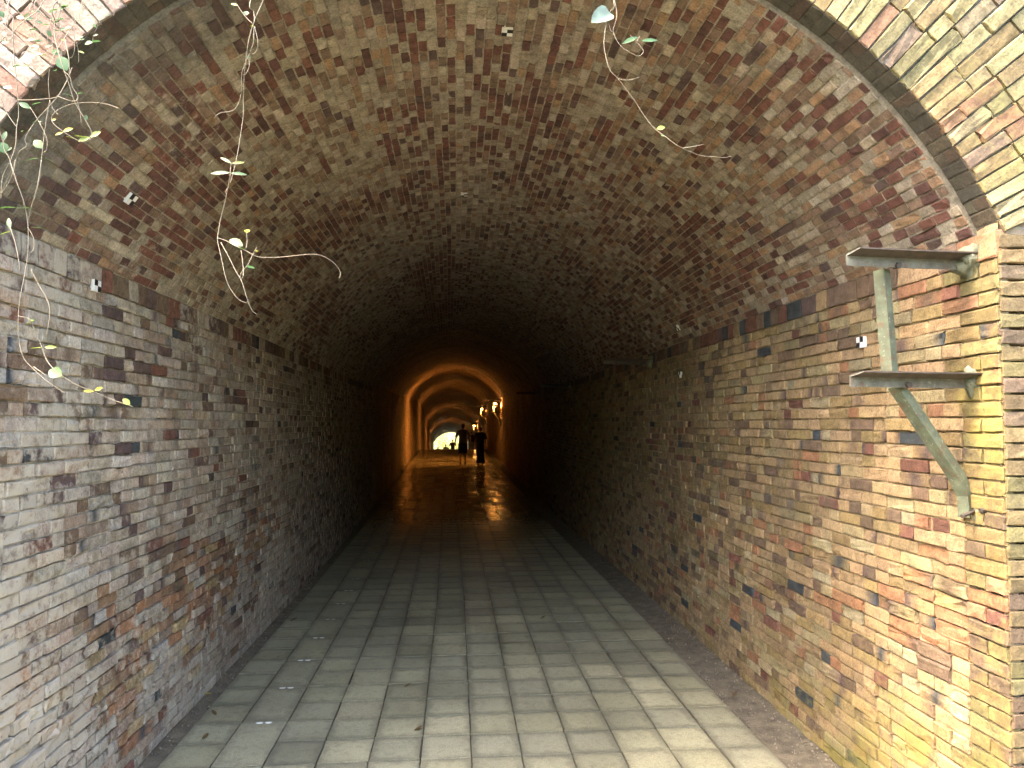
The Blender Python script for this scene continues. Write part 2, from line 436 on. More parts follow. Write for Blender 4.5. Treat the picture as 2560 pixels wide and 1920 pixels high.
make_wall(-1, 'grey beige brick wall on the left side of the tunnel')
make_wall(1, 'tan brick wall on the right side of the tunnel, behind the steel brackets')

# ---- vault
YV = YP + .13      # the vault lining starts behind the portal ring
def vmap(u, v, h):
    y = max(u, YV); a = A0 + v / RV
    return (cx(y) + (RV - h) * math.cos(a), y, zf(y) + ZC + (RV - h) * math.sin(a))
ARC = (math.pi - 2 * A0) * RV
def make_vault():
    g = random.Random(5)
    V = []; F = []; C = []; K = []; UV = []; MI = []
    ys = [YV]
    while ys[-1] < YEXIT:
        y = ys[-1]; ys.append(min(YEXIT, y + (.07 if y < 6 else .2 if y < YB else .5)))
    na = 72
    for y in ys:
        for j in range(na + 1):
            v = -.08 + (ARC + .16) * j / na; a = A0 + v / RV
            edge = clamp(1 - (y - YV) / .25)
            h = (-.003 + fbm(y, v, 12, 7) * .003 + edge * .006 * (n1(y, v, 3, 9) + .3)) if y < YB + .3 else 0
            V.append(vmap(y, v, h)); UV.append((y, v)); n = .5 + .5 * n1(y, v, 3, 6)
            C.append(mix(mix((.34, .295, .22), (.45, .40, .31), n), (.07, .065, .06), damp(y, a) if y < 5 else 0)); K.append(wear_light_v(y, a))
            if y < YV + .05: C[-1] = mix(C[-1], (.15, .13, .095), .8)
    for i in range(len(ys) - 1):
        for j in range(na):
            q = i * (na + 1) + j
            F.append((q, q + na + 1, q + na + 2, q + 1)); MI.append(1 if ys[i] > YB - 1 else 0)
    # ragged lip where the lining stops at the portal ring
    b = len(V)
    for j in range(na + 1):
        a = A0 + ARC * j / na / RV
        V.append((cx(YV) + (RR + .01) * math.cos(a), YV, ZC + (RR + .01) * math.sin(a))); UV.append((YV, 0)); C.append((.16, .14, .10)); K.append((.1, .1, .5))
    for j in range(na): F.append((b + j, j, j + 1, b + j + 1)); MI.append(0)
    o = mesh_obj('brick_vault', V, F, [M_MORT, M_FARB], None, True, C, K)
    me = o.data; me.polygons.foreach_set('material_index', MI)
    uvl = me.uv_layers.new(name='UVMap')
    for lp in me.loops: uvl.data[lp.index].uv = UV[lp.vertex_index]
    tag(o, 'brick barrel vault of small header bricks roofing the tunnel', 'vault')
    ms = Masonry(); nrow = 98; pt = ARC / nrow
    vl = [(i * pt, (i + 1) * pt) for i in range(nrow)]
    def lens(g): return (.101 if g.random() < .94 else .2) * g.uniform(.95, 1.05)
    for r, u0, u1, v0, v1 in rows(vl, YV + .004, YB - 1, .008, lens, g):
        uc, vc = (u0 + u1) / 2, (v0 + v1) / 2; a = A0 + vc / RV; side = math.cos(a)
        cl = fbm(uc, vc, 31, .75); row = n1(r * 3.7, uc * .35, 2, 1)
        red = clamp(.38 + .12 * side + cl * 1.6 + row * .5 + (.6 if -.32 < side < -.10 and n1(r * 5.3, uc * .45, 8, 1) > -.12 else 0))
        if g.random() < .03 + .12 * clamp(1 - (uc - YV) / .3): continue
        c = pick(g, [((.40, .325, .245), 3.2 * (1.15 - red)), ((.49, .41, .32), 1.6 * (1.1 - red)), ((.27, .175, .125), 1.8), ((.20, .085, .062), 2.8 * red), ((.135, .062, .05), 1.6 * red), (MAUVE, .35), ((.37, .23, .14), .4 + 1.4 * clamp(side))])
        if uc < 5: c = mix(c, (.06, .055, .052), damp(uc, a))
        ms.add(vmap, u0, u1, v0, v1, .003 + g.uniform(-.003, .003), .05 + (.35 if g.random() < .12 else 0), c, lambda u, v: wear_light_v(u, A0 + v / RV), .02, -.012)
    ms.build(o)
make_vault()

# ---- portal: ring of radial bricks, its soffit, jamb faces and the headwall
CXP = cx(YP)
def ring_map(u, v, h):
    a = A0R + v / RR; r = RR + u
    return (CXP + r * math.cos(a), YP - h, ZC + r * math.sin(a))
def soff_map(u, v, h):
    a = A0R + v / RR
    return (CXP + (RR - h) * math.cos(a), YP + u, ZC + (RR - h) * math.sin(a))
ARCR = (math.pi - 2 * A0R) * RR
def wear_light_ring(u, v):
    a = A0R + v / RR; s = math.cos(a)
    return (clamp(.22 + fbm(u * 2, v, 5, 1.4) * .8 - .08 * s), clamp((.24 + .30 * s) * (.8 + fbm(u * 2, v, 15, 1.3) * 1.2)), .2)  # olive mask grows to the right, painting in warm light
def make_portal():
    g = random.Random(3)
    V = []; F = []; C = []; K = []
    # mortar bed of the ring face and of the soffit
    na = 96; us = [0, .3, .6, .9, 1.16]
    for u in us:
        for j in range(na + 1):
            v = ARCR * j / na; V.append(ring_map(u, v, -.009)); C.append((.16, .14, .10)); K.append(wear_light_ring(u, v))
    n = na + 1
    for i in range(len(us) - 1):
        for j in range(na): q = i * n + j; F.append((q, q + n, q + n + 1, q + 1))
    b = len(V)
    for u in (0.012, .08, .15):
        for j in range(na + 1):
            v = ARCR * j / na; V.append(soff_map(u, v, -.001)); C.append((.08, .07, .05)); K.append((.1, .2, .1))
    for i in range(2):
        for j in range(na): q = b + i * n + j; F.append((q, q + n, q + n + 1, q + 1))
    o = mesh_obj('tunnel_portal', V, F, M_MORT, None, True, C, K)
    tag(o, 'brick portal arch of radial courses framing the tunnel mouth', 'portal')
    ms = Masonry(); nc = 87; pt = ARCR / nc
    for r in range(nc):
        u = 0; k = 0; v0 = r * pt; side = math.cos(A0R + (r + .5) * pt / RR)
        while u < 1.15:
            ln = (.23 if (k + r) % 2 or g.random() < .4 else .115) * g.uniform(.97, 1.03)
            if g.random() < .12: ln = .345
            if side > 0: c = pick(g, [((.26, .18, .075), 4), ((.22, .18, .075), 2.6), ((.33, .25, .13), 1.4), ((.27, .14, .07), 1.0), ((.17, .115, .07), 1.0), ((.30, .25, .11), 1.6)])
            else: c = pick(g, [((.29, .20, .15), 3), ((.33, .26, .20), 2.4), ((.38, .32, .26), .8), (BROWN, .8), ((.27, .15, .10), 1.2)])
            wv = .0032
            ms.add(ring_map, u + (.002 if u == 0 else .005), min(u + ln, 1.16) - .005, v0 + wv, v0 + pt - wv, .004 + g.uniform(-.004, .005), .16 + (.4 if g.random() < .25 else 0), c, wear_light_ring, .03, 0)
            u += ln; k += 1
        # soffit brick of the same course: smooth, mouldy, with the shade under the arch painted in too
        u = .002
        for ln in ((.13,) if r % 2 else (.075, .055)):
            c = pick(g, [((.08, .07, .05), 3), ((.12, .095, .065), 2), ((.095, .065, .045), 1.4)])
            ms.add(soff_map, u + .002, u + ln - .004, v0 + .002, v0 + pt - .002, .0015 + g.uniform(-.001, .001), .02, c, (.16, .22 if side > 0 else .05, .05), .025, 0, None)
            u += ln
    # jamb faces beside the opening
    for s in (-1, 1):
        def M(u, v, h, s=s): return (CXP + s * (hw(v) + .002 + u), YP - h, v)
        nrow = 41; pj = (ZS - .02) / nrow
        for r in range(nrow):
            u = 0; ln = .115 if (r % 2) == (s > 0) else .23
            while u < .9:
                c = pick(g, [((.19, .155, .065), 2), ((.15, .10, .06), 2.2), ((.21, .145, .065), 3)]) if s > 0 else pick(g, [(BEIGE, 2), (BROWN, 2), (REDB, 1)])
                ms.add(M, u + .004, u + ln - .005, r * pj + .005, (r + 1) * pj - .005, .005 + g.uniform(-.003, .003), .14, c, (.3, .4 if s > 0 else .2, .1), .03, 0, None, flip=s < 0)
                u += ln; ln = .23 if g.random() < .7 else .115
    ms.build(o)
    # headwall behind the ring and jambs
    V = []; F = []
    inner = [(CXP - HWB - .0, -.2)] + [(CXP - hw(z), z) for z in (.7, 1.4, 2.1, 2.78)]
    inner += [(CXP + (RR + .01) * math.cos(a), ZC + (RR + .01) * math.sin(a)) for a in [math.pi - A0R - (math.pi - 2 * A0R) * i / 48 for i in range(49)]]
    inner += [(CXP + hw(z), z) for z in (2.78, 2.1, 1.4, .7)] + [(CXP + HWB, -.2)]
    def outer(p):
        dx, dz = p[0] - CXP, p[1] - 1.4
        k = 1e9
        if dx: k = min(k, 9 / abs(dx))
        if dz > 0: k = min(k, 4.6 / dz)
        elif dz < 0: k = min(k, 1.8 / -dz)
        return (CXP + dx * k, 1.4 + dz * k)
    for p in inner:
        q = outer(p); V += [(p[0], YP + .02, p[1]), (q[0], YP + .02, q[1]), (q[0], YP + .6, q[1])]
    for i in range(len(inner) - 1):
        a = i * 3; F += [(a, a + 3, a + 4, a + 1), (a + 1, a + 4, a + 5, a + 2)]
    h = mesh_obj('headwall', V, F, M_FARB, o, False)
    uvl = h.data.uv_layers.new(name='UVMap')
    for lp in h.data.loops:
        p = h.data.vertices[lp.vertex_index].co; uvl.data[lp.index].uv = (p.x, p.z)
make_portal()

class MB:
    def __init__(s): s.v = []; s.f = []
    def add(s, v, f):
        b = len(s.v); s.v += [tuple(p) for p in v]; s.f += [tuple(i + b for i in q) for q in f]; return s
    def tube(s, pts, rad, n=6, cap=True):
        pts = [Vector(p) for p in pts]; up = Vector((.13, .31, .94)); V = []; F = []
        for i, p in enumerate(pts):
            d = (pts[min(i + 1, len(pts) - 1)] - pts[max(i - 1, 0)]).normalized()
            a = d.cross(up)
            if a.length < .05: a = d.cross(Vector((1, 0, 0)))
            a.normalize(); b = d.cross(a); r = rad[i] if isinstance(rad, (list, tuple)) else rad
            V += [p + (a * math.cos(2 * math.pi * k / n) + b * math.sin(2 * math.pi * k / n)) * r for k in range(n)]
        for i in range(len(pts) - 1):
            for k in range(n): F.append((i * n + k, i * n + (k + 1) % n, (i + 1) * n + (k + 1) % n, (i + 1) * n + k))
        if cap: F += [tuple(range(n))[::-1], tuple((len(pts) - 1) * n + k for k in range(n))]
        return s.add(V, F)
    def sweep(s, pts, prof, side, bev=0):
        """extrude the closed 2D profile along pts; side = the profile's x axis"""
        pts = [Vector(p) for p in pts]; side = Vector(side); V = []; F = []; n = len(prof)
        for i, p in enumerate(pts):
            d = (pts[min(i + 1, len(pts) - 1)] - pts[max(i - 1, 0)]).normalized()
            a = (side - d * side.dot(d)).normalized(); b = d.cross(a)
            V += [p + a * q[0] + b * q[1] for q in prof]
        for i in range(len(pts) - 1):
            for k in range(n): F.append((i * n + k, i * n + (k + 1) % n, (i + 1) * n + (k + 1) % n, (i + 1) * n + k))
        F += [tuple(range(n))[::-1], tuple((len(pts) - 1) * n + k for k in range(n))]
        return s.add(V, F)
    def box(s, c, h, M=None):
        V = [Vector((c[0] + x * h[0], c[1] + y * h[1], c[2] + z * h[2])) for x in (-1, 1) for y in (-1, 1) for z in (-1, 1)]
        if M: V = [M @ v for v in V]
        return s.add(V, [(0, 1, 3, 2), (4, 6, 7, 5), (0, 4, 5, 1), (2, 3, 7, 6), (0, 2, 6, 4), (1, 5, 7, 3)])
    def ball(s, c, r, seed=0, rough=0, nu=10, nv=7):
        c = Vector(c); r = Vector(r) if not isinstance(r, (int, float)) else Vector((r, r, r)); V = []; F = []
        for j in range(nv + 1):
            t = math.pi * j / nv
            for i in range(nu):
                p = 2 * math.pi * i / nu; d = Vector((math.sin(t) * math.cos(p), math.sin(t) * math.sin(p), math.cos(t)))
                k = 1 + rough * n1(d.x * 1.7 + seed, d.y * 1.7, d.z * 1.7)
                V.append(c + Vector((d.x * r.x, d.y * r.y, d.z * r.z)) * k)
        for j in range(nv):
            for i in range(nu): F.append((j * nu + i, (j + 1) * nu + i, (j + 1) * nu + (i + 1) % nu, j * nu + (i + 1) % nu))
        return s.add(V, F)
    def build(s, name, mat, parent=None, smooth=False, origin=None):
        return mesh_obj(name, s.v, s.f, mat, parent, smooth, origin=origin)
# ------------------------------------------------------------------ floor: ground, soil gutters, paving
def ground():
    V = []; F = []
    ys = [-300, -60, -10, 0] + [i * 2.0 for i in range(1, 50)] + [140, 300, 700]
    xs = [-400, -80, -20, -6, 0, 6, 20, 80, 400]
    for y in ys:
        for x in xs: V.append((x, y, zf(min(y, 98)) - .09))
    n = len(xs)
    for i in range(len(ys) - 1):
        for j in range(n - 1): q = i * n + j; F.append((q, q + 1, q + n + 1, q + n))
    tag(mesh_obj('ground', V, F, M_GROUND), 'bare earth ground around and beneath the tunnel', 'ground', kind='structure')
ground()
XT0, PITCHT, NT = -1.73 - .2, .305, 12      # paving columns relative to the tunnel's centre line
def gutters():
    for s in (-1, 1):
        V = []; F = []
        ys = [YP - 1.5]
        while ys[-1] < YEXIT: ys.append(ys[-1] + (.08 if ys[-1] < 12 else .5))
        xe = XT0 if s < 0 else XT0 + NT * PITCHT
        for y in ys:
            for k in range(6):
                t = k / 5; x = xe - s * .02 + (s * (HWB + .02) - (xe - s * .02)) * t
                z = -.022 + (.022 * t * t if s > 0 else .012 * t) + n1(x, y, s, 6) * .008 * (1 - abs(2 * t - 1)) + .02 * max(0, n1(x, y, 4, 2.0)) * t
                V.append((cx(y) + x, y, zf(y) + z))
        for i in range(len(ys) - 1):
            for k in range(5):
                q = i * 6 + k; f = (q, q + 1, q + 7, q + 6); F.append(f if s > 0 else f[::-1])
        tag(mesh_obj('soil_gutter', V, F, M_SOIL, None, True), 'dark soil strip between the paving and the %s wall' % ('left grey beige' if s < 0 else 'right tan'), 'gutter', kind='structure')
gutters()
def paving():
    g = random.Random(21)
    # bedding under the slabs
    V = []; F = []
    ys = [YP - 1.6]
    while ys[-1] < YEXIT + 3: ys.append(ys[-1] + .6)
    for y in ys:
        for x in (XT0 - .01, XT0 + NT * PITCHT + .01): V.append((cx(y) + x, y, zf(y) - .016))
    for i in range(len(ys) - 1): q = i * 2; F.append((q, q + 1, q + 3, q + 2))
    o = mesh_obj('paving', V, F, M_SOIL)
    tag(o, 'square grey concrete paving running the length of the tunnel floor', 'paving', kind='structure')
    def M(u, v, h): return (cx(u) + v, u, zf(u) + h)
    items = []
    y = YP - 1.5; row = 0
    while y < 47:
        ln = .30
        for c in range(NT):
            x0 = XT0 + c * PITCHT; l2 = ln
            if c == 1:                      # drain covers: slabs two rows long
                if row % 2: continue
                l2 = .606
            a = screen_area(M, y, y + l2, x0, x0 + .3)
            items.append((a, y, l2, x0, c, row))
        y += ln + .006; row += 1
    items.sort(key=lambda q: -q[0])
    BV = []; BF = []; BC = []; BK = []
    for i, (a, y, ln, x0, c, row) in enumerate(items):
        gg = random.Random(i * 7 + 1)
        base = gg.choice(((.47, .44, .285), (.43, .405, .275), (.52, .48, .315), (.395, .375, .26), (.45, .425, .285)))
        k = gg.uniform(.85, 1.15) * (1.12 if c == 1 else 1.0); col = tuple(q * k for q in base)
        wet = clamp((y - 9) / 7); rr = .36 - .285 * wet
        j0 = .004 if c != NT - 1 else .009; j1 = .004 if c != NT - 2 else .009
        u0, u1, v0, v1 = y + .005, y + ln - .005, x0 + j0, x0 + PITCHT - j1
        sx = (0, .018, .2, .8, .982, 1)
        rk = gg.choice((.55, .75, .9, 1.0)); tz = gg.uniform(-.002, .0025); tl = .0026 + .004 * clamp((y - 8) / 6); tx = gg.uniform(-1, 1) * tl; ty = gg.uniform(-1, 1) * tl
        V = []; F = []; C = []; K = []; n = len(sx)
        for jb in sx:
            for ib in sx:
                e = ib in (0, 1) or jb in (0, 1)
                rim = 1 - min(1, min(ib, 1 - ib, jb, 1 - jb) / .17)
                V.append(M(u0 + (u1 - u0) * ib + gg.uniform(-1, 1) * (.002 if e else 0), v0 + (v1 - v0) * jb + gg.uniform(-1, 1) * (.002 if e else 0),
                           tz + tx * (ib - .5) + ty * (jb - .5) - (.0012 if e else 0) + (gg.uniform(-.0004, .0004))))
                C.append(col); K.append((rim * rk, rr, wet))
        for jb in range(n - 1):
            for ib in range(n - 1): q = jb * n + ib; F.append((q, q + n, q + n + 1, q + 1)[::-1])
        F = [f[::-1] for f in F]
        per = [i2 for i2 in range(n)] + [j2 * n + n - 1 for j2 in range(1, n)] + [(n - 1) * n + i2 for i2 in range(n - 2, -1, -1)] + [j2 * n for j2 in range(n - 2, 0, -1)]
        b = len(V)
        for q in per: p = V[q]; V.append((p[0], p[1], p[2] - .035)); C.append((.07, .065, .05)); K.append((1, .5, 0))
        m = len(per)
        for k2 in range(m): F.append((per[k2], per[(k2 + 1) % m], b + (k2 + 1) % m, b + k2))
        F = [f[::-1] for f in F]
        if i < 300:
            tl_ = mesh_obj('paving_tile', V, F, M_TILE, o, False, C, K, origin=M((u0 + u1) / 2, (v0 + v1) / 2, 0))
            if c == 1:
                m = MB()
                for q in (-.03, .03): m.ball(M(u1 - .014, (v0 + v1) / 2 + q, .001), (.026, .009, .004), 0, .2, 8, 6)
                m.build('lifting_slot', M_WHITE, tl_, True, origin=M(u1 - .014, (v0 + v1) / 2, 0)); tl_['label'] = 'pale drain cover slab with white lifting slots'
        else:
            q = len(BV); BV += V; BC += C; BK += K; BF += [tuple(x + q for x in f) for f in F]
    tag(mesh_obj('distant_paving', BV, BF, M_TILE, o, False, BC, BK), kind='stuff')
    # sheet of paving beyond the crest
    V = []; F = []
    ys = [46.9]
    while ys[-1] < YEXIT + 3: ys.append(ys[-1] + .6)
    for y in ys:
        for x in (XT0, XT0 + NT * PITCHT): V.append((cx(y) + x, y, zf(y) - .004))
    for i in range(len(ys) - 1): q = i * 2; F.append((q, q + 1, q + 3, q + 2))
    mesh_obj('paving_beyond', V, F, M_TILE, o, False, [(.22, .22, .18)] * len(V), [(0, .2, 0)] * len(V))
paving()
# ------------------------------------------------------------------ generic shape builders
def spline(pts, k=6):
    pts = [Vector(p) for p in pts]; out = []
    for i in range(len(pts) - 1):
        p0, p1, p2, p3 = pts[max(i - 1, 0)], pts[i], pts[i + 1], pts[min(i + 2, len(pts) - 1)]
        for j in range(k):
            t = j / k; out.append(.5 * ((2 * p1) + (p2 - p0) * t + (2 * p0 - 5 * p1 + 4 * p2 - p3) * t * t + (3 * p1 - p0 - 3 * p2 + p3) * t ** 3))
    out.append(pts[-1]); return out
def copy_tree(o, parent=None):
    c = o.copy(); link(c, parent)
    for ch in [q for q in o.children]: copy_tree(ch, c)
    return c

# ------------------------------------------------------------------ steel brackets on the right-hand wall
LP = [(0, 0), (.05, 0), (.05, .006), (.006, .006), (.006, .05), (0, .05)]
def angle(pts, side, lp=LP): m = MB(); m.sweep(pts, lp, side); return m
def wallx(Y, z): return cx(Y) + hw(z)
def bracket(Y, label, full=True):
    x = wallx(Y, 2.7); o = empty('steel_bracket', (x, Y, zf(Y)))
    def P(dx, dy, z): return (x + dx, Y + dy, zf(Y) + z)
    def part(m, name, mat, par=o): return m.build(name, mat, par, name == 'cement_plug', origin=P(-.2, 0, 2.3))
    t = R(12)
    def arm(z, sag):
        m = MB(); pts = [P(.12, 0, z), P(-.3, 0, z + sag * .5), P(-.57, 0, z + sag)]
        # horizontal flange towards the mouth, vertical flange hanging behind it
        hp = [(0, 0), (-.07, .07 * math.tan(t)), (-.07, .07 * math.tan(t) - .006), (-.004, -.008), (.0, -.05), (.0065, -.05), (.0065, 0)]
        V = []; F = []; n = len(hp)
        for i, p in enumerate(pts):
            cut = .02 if i == 2 else 0
            for k, (a, b) in enumerate(hp): V.append((p[0] + (cut if k in (1, 2) else 0), p[1] + a, p[2] + b))
        for i in range(2):
            for k in range(n): F.append((i * n + k, i * n + (k + 1) % n, (i + 1) * n + (k + 1) % n, (i + 1) * n + k))
        F += [tuple(range(n))[::-1], tuple(2 * n + k for k in range(n))]
        m.add(V, F); return m
    def shade_underside(ob):  # flange undersides painted dark for their shade; the lower arm's is also rust
        ob.data.materials.append(M_RUST_SHADE)
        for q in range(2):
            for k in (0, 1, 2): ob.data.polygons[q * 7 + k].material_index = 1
    up = part(arm(2.735, .012), 'upper_arm', M_STEEL if full else M_RUST_SHADE)
    if full: shade_underside(up)
    def bolt(c, par, r=.014):
        m = MB(); m.tube([(c[0], c[1] - .012, c[2]), (c[0], c[1] + .02, c[2])], r, 6); return part(m, 'bolt', M_RUST_SHADE, par)
    bolt(P(-.335, -.002, 2.70), up)
    m = MB(); m.ball(P(-.005, .0, 2.715), (.05, .055, .07), 2, .7, 12, 8); m.ball(P(.0, -.03, 2.74), (.05, .045, .055), 7, .5, 14, 10); part(m, 'cement_plug', M_CEMENT)
    if not full: return tag(o, label, 'bracket', 'steel brackets along the right wall')
    lo = part(arm(2.205, .006), 'lower_arm', M_STEEL); bolt(P(-.305, -.002, 2.17), lo)
    shade_underside(lo); lo['label'] = 'rust streaked lower arm'
    m = MB(); m.ball(P(.0, .0, 2.19), (.035, .04, .065), 5, .6, 12, 8); part(m, 'cement_plug', M_CEMENT)
    d = Vector((.75, .66, 0))
    LA = [(0, 0), (0, -.05), (.006, -.05), (.006, -.006), (.05, -.006), (.05, 0)]
    part(angle([P(-.385, -.02 + .04, 2.69), P(-.36, .0 + .02, 2.19)], (.88, .47, 0), LA), 'strut', M_STEELG)
    part(angle([P(-.345, .012, 2.165), P(-.2, .012, 1.95), P(-.07, .012, 1.755), P(-.035, .012, 1.68), P(-.03, .012, 1.585)], (.80, .35, .45), LA), 'diagonal_brace', M_STEELG)
    m = MB(); m.tube([P(-.10, -.03, 1.60), P(.05, .03, 1.63)], .009, 6); m.tube([P(-.03, -.05, 1.625), P(.05, -.05, 1.64)], .012, 6); part(m, 'anchor_stud', M_RUST_SHADE)
    m = MB(); m.ball(P(.01, .0, 1.60), (.03, .045, .06), 9, .6); part(m, 'cement_plug', M_CEMENT)
    return tag(o, label, 'bracket', 'steel brackets along the right wall')
b0 = bracket(2.87, 'green grey steel bracket nearest the tunnel mouth, two arms with strut and brace')
b1 = bracket(7.9, 'short dark crusted steel arm on the right wall, second bracket from the mouth', False)
for i, (Y, lb) in enumerate(((13.2, 'single dim steel arm in the dark, third bracket from the tunnel mouth'), (18.4, 'barely visible steel arm in the dark, fourth bracket from the mouth'), (31.0, 'steel bracket carrying the nearest lit lamp'), (43.5, 'steel bracket carrying the second lit lamp'), (56.0, 'steel bracket carrying the third lit lamp'), (68.0, 'farthest steel bracket, carrying the last lit lamp'))):
    c = copy_tree(b0 if Y > 25 else b1); c.location = (wallx(Y, 2.7), Y, zf(Y)); c['label'] = lb

# ------------------------------------------------------------------ lamps on the brackets
mb_, tb_, bb_ = newmat('lit_bulb'); bb_.inputs['Emission Color'].default_value = (1, .43, .11, 1); bb_.inputs['Emission Strength'].default_value = 75; bb_.inputs['Base Color'].default_value = (.8, .7, .5, 1)
M_BULB = mb_
mf_, tf_, bf_ = newmat('lit_flood_lens'); bf_.inputs['Emission Color'].default_value = (1, .37, .07, 1); bf_.inputs['Emission Strength'].default_value = 950
M_FLOOD = mf_
mg_ = mf_.copy(); mg_.name = 'lit_flood_lens_weak'; mg_.node_tree.nodes['Principled BSDF'].inputs['Emission Strength'].default_value = 420
M_CAP = simple('lamp_cap', (.03, .03, .03), .5, var=.2)
def lamp(Y, dx, z, label):
    x = wallx(Y, 2.7) - dx; base = Vector((x, Y, zf(Y) + z)); o = empty('wall_lamp', base)
    m = MB(); pr = [(.012, .14), (.03, .13), (.05, .10), (.085, .075), (.09, .065), (.05, .07), (.03, .09)]
    V = []; F = []; n = 14
    for r, h in pr:
        for k in range(n): V.append(base + Vector((r * math.cos(2 * math.pi * k / n), r * math.sin(2 * math.pi * k / n), h)))
    for i in range(len(pr) - 1):
        for k in range(n): F.append((i * n + k, i * n + (k + 1) % n, (i + 1) * n + (k + 1) % n, (i + 1) * n + k))
    m.add(V, F); m.build('cap', M_CAP, o, True, origin=base)
    m = MB(); V = []; F = []; pr = [(.025, .085), (.03, .07), (.045, .045), (.055, .015), (.05, -.015), (.03, -.04), (.002, -.05)]
    for r, h in pr:
        for k in range(n): V.append(base + Vector((r * math.cos(2 * math.pi * k / n), r * math.sin(2 * math.pi * k / n), h)))
    for i in range(len(pr) - 1):
        for k in range(n): F.append((i * n + k, i * n + (k + 1) % n, (i + 1) * n + (k + 1) % n, (i + 1) * n + k))
    m.add(V, F); m.build('bulb', M_BULB, o, True, origin=base)
    m = MB(); m.tube([base + Vector((0, 0, .13)), base + Vector((0, 0, .22)), base + Vector((dx * .5, 0, .26)), base + Vector((dx, 0, .26))], .009, 6); m.build('conduit', M_CAP, o, True, origin=base)
    # added flood head under the bulb, facing across, barn doors banding its light
    fd = Vector((-1, 0, .05)).normalized(); fx = Vector((0, 1, 0)); fz = fd.cross(fx); c0 = base + Vector((.06, 0, -.02))
    for nm, mt, prr in (('reflector', M_CAP, [(.03, -.06), (.06, -.03), (.085, .012), (.08, .012), (.055, -.02)]), ('lens', M_FLOOD if Y < 40 else mg_, [(.07, .002), (.035, .004), (.001, .005)])):
        V = []; F = []; m = MB()
        for r, h in prr:
            for k in range(n): V.append(c0 + (fx * math.cos(2 * math.pi * k / n) + fz * math.sin(2 * math.pi * k / n)) * r + fd * h)
        for i in range(len(prr) - 1):
            for k in range(n): F.append((i * n + k, i * n + (k + 1) % n, (i + 1) * n + (k + 1) % n, (i + 1) * n + k))
        m.add(V, F); m.build(nm, mt, o, True, origin=base)
    for q in (-1, 1):
        m = MB(); Mx = Matrix.Translation(c0) @ Matrix((fd, fx, fz)).transposed().to_4x4()
        m.box((.085, q * .09, 0), (.085, .003, .06), Mx); m.build('barn_door', M_CAP, o, False, origin=base)
    return tag(o, label, 'lamp', 'lit lamps deep in the tunnel')
lamp(31.0, .27, 2.52, 'glowing warm lamp on the right wall, nearest of the lit lamps')
lamp(43.5, .27, 2.50, 'glowing warm lamp on the right wall, second of the lit lamps')
lamp(56.0, .27, 2.50, 'glowing warm lamp above the distant walkers, third of the lit lamps')
lamp(68.0, .27, 2.50, 'farthest glowing lamp, near the bright tunnel exit')

# ------------------------------------------------------------------ survey targets stuck on the masonry
def target(c, ex, ey, nrm, sx, sy, label):
    c = Vector(c); ex = Vector(ex).normalized(); ey = Vector(ey).normalized(); nrm = Vector(nrm).normalized()
    o = empty('survey_target', c)
    def quad(name, mat, x0, x1, y0, y1, h0, h1):
        V = [c + ex * x + ey * y + nrm * h for h in (h0, h1) for x, y in ((x0, y0), (x1, y0), (x1, y1), (x0, y1))]
        F = [(0, 1, 2, 3), (4, 5, 6, 7), (0, 1, 5, 4), (1, 2, 6, 5), (2, 3, 7, 6), (3, 0, 4, 7)]
        m = MB(); m.add(V, F); me = m.build(name, mat, o, False, origin=c)
        bm = bmesh.new(); bm.from_mesh(me.data); bmesh.ops.recalc_face_normals(bm, faces=bm.faces); bm.to_mesh(me.data); bm.free()
    quad('white_plate', M_WHITE, -sx, sx, -sy, sy, -.006, .016)
    quad('black_square', M_BLACK, -sx, 0, 0, sy, .0155, .0168); quad('black_square', M_BLACK, 0, sx, -sy, 0, .0155, .0168)
    tag(o, label, 'survey target', 'black and white survey targets')
def target_wall(side, Y, z, label): 
    s = side; target((cx(Y) + s * (hw(z) - .004), Y, zf(Y) + z), (0, 1, 0), (0, 0, 1), (-s, 0, 0), .032, .03, label)
def target_vault(Y, adeg, label):
    a = R(adeg); y = Y; n = Vector((-math.cos(a), 0, -math.sin(a)))
    target((cx(y) + (RV - .004) * math.cos(a), y, zf(y) + ZC + (RV - .004) * math.sin(a)), (math.sin(a), 0, -math.cos(a)), (0, 1, 0), n, .03, .032, label)
def hit_wall(x, y, side):
    d = cF + cR * ((x - 1280) / FPX) + cU * ((960 - y) / FPX); t = .5
    while t < 40:
        p = EYE + d * t; z = p.z - zf(p.y)
        if z > ZS:
            if math.hypot(p.x - cx(p.y), z - ZC) > RV and p.y > YP: return 'v', p
        elif abs(p.x - cx(p.y)) > hw(z) and p.y > YP: return 'w', p
        t += .004
    return None, None
for (x, y), lb in (((1268, 73), 'black and white checkered target on the vault crown'), ((322, 495), 'black and white checkered target low on the left side of the vault'),
                   ((234, 715), 'black and white checkered target high on the left wall'), ((2158, 856), 'black and white checkered target on the right wall beside the nearest bracket'),
                   ((1160, 483), 'small checkered target deeper along the vault crown'), ((1697, 818), 'checkered target at the right springing beyond the nearest bracket'), ((1703, 937), 'checkered target on the right wall below the second bracket')):
    k, p = hit_wall(x, y, 0)
    if k == 'w': target_wall(1 if p.x > 0 else -1, p.y, p.z - zf(p.y), lb)
    elif k == 'v': target_vault(p.y, math.degrees(math.atan2(p.z - zf(p.y) - ZC, p.x - cx(p.y))), lb)

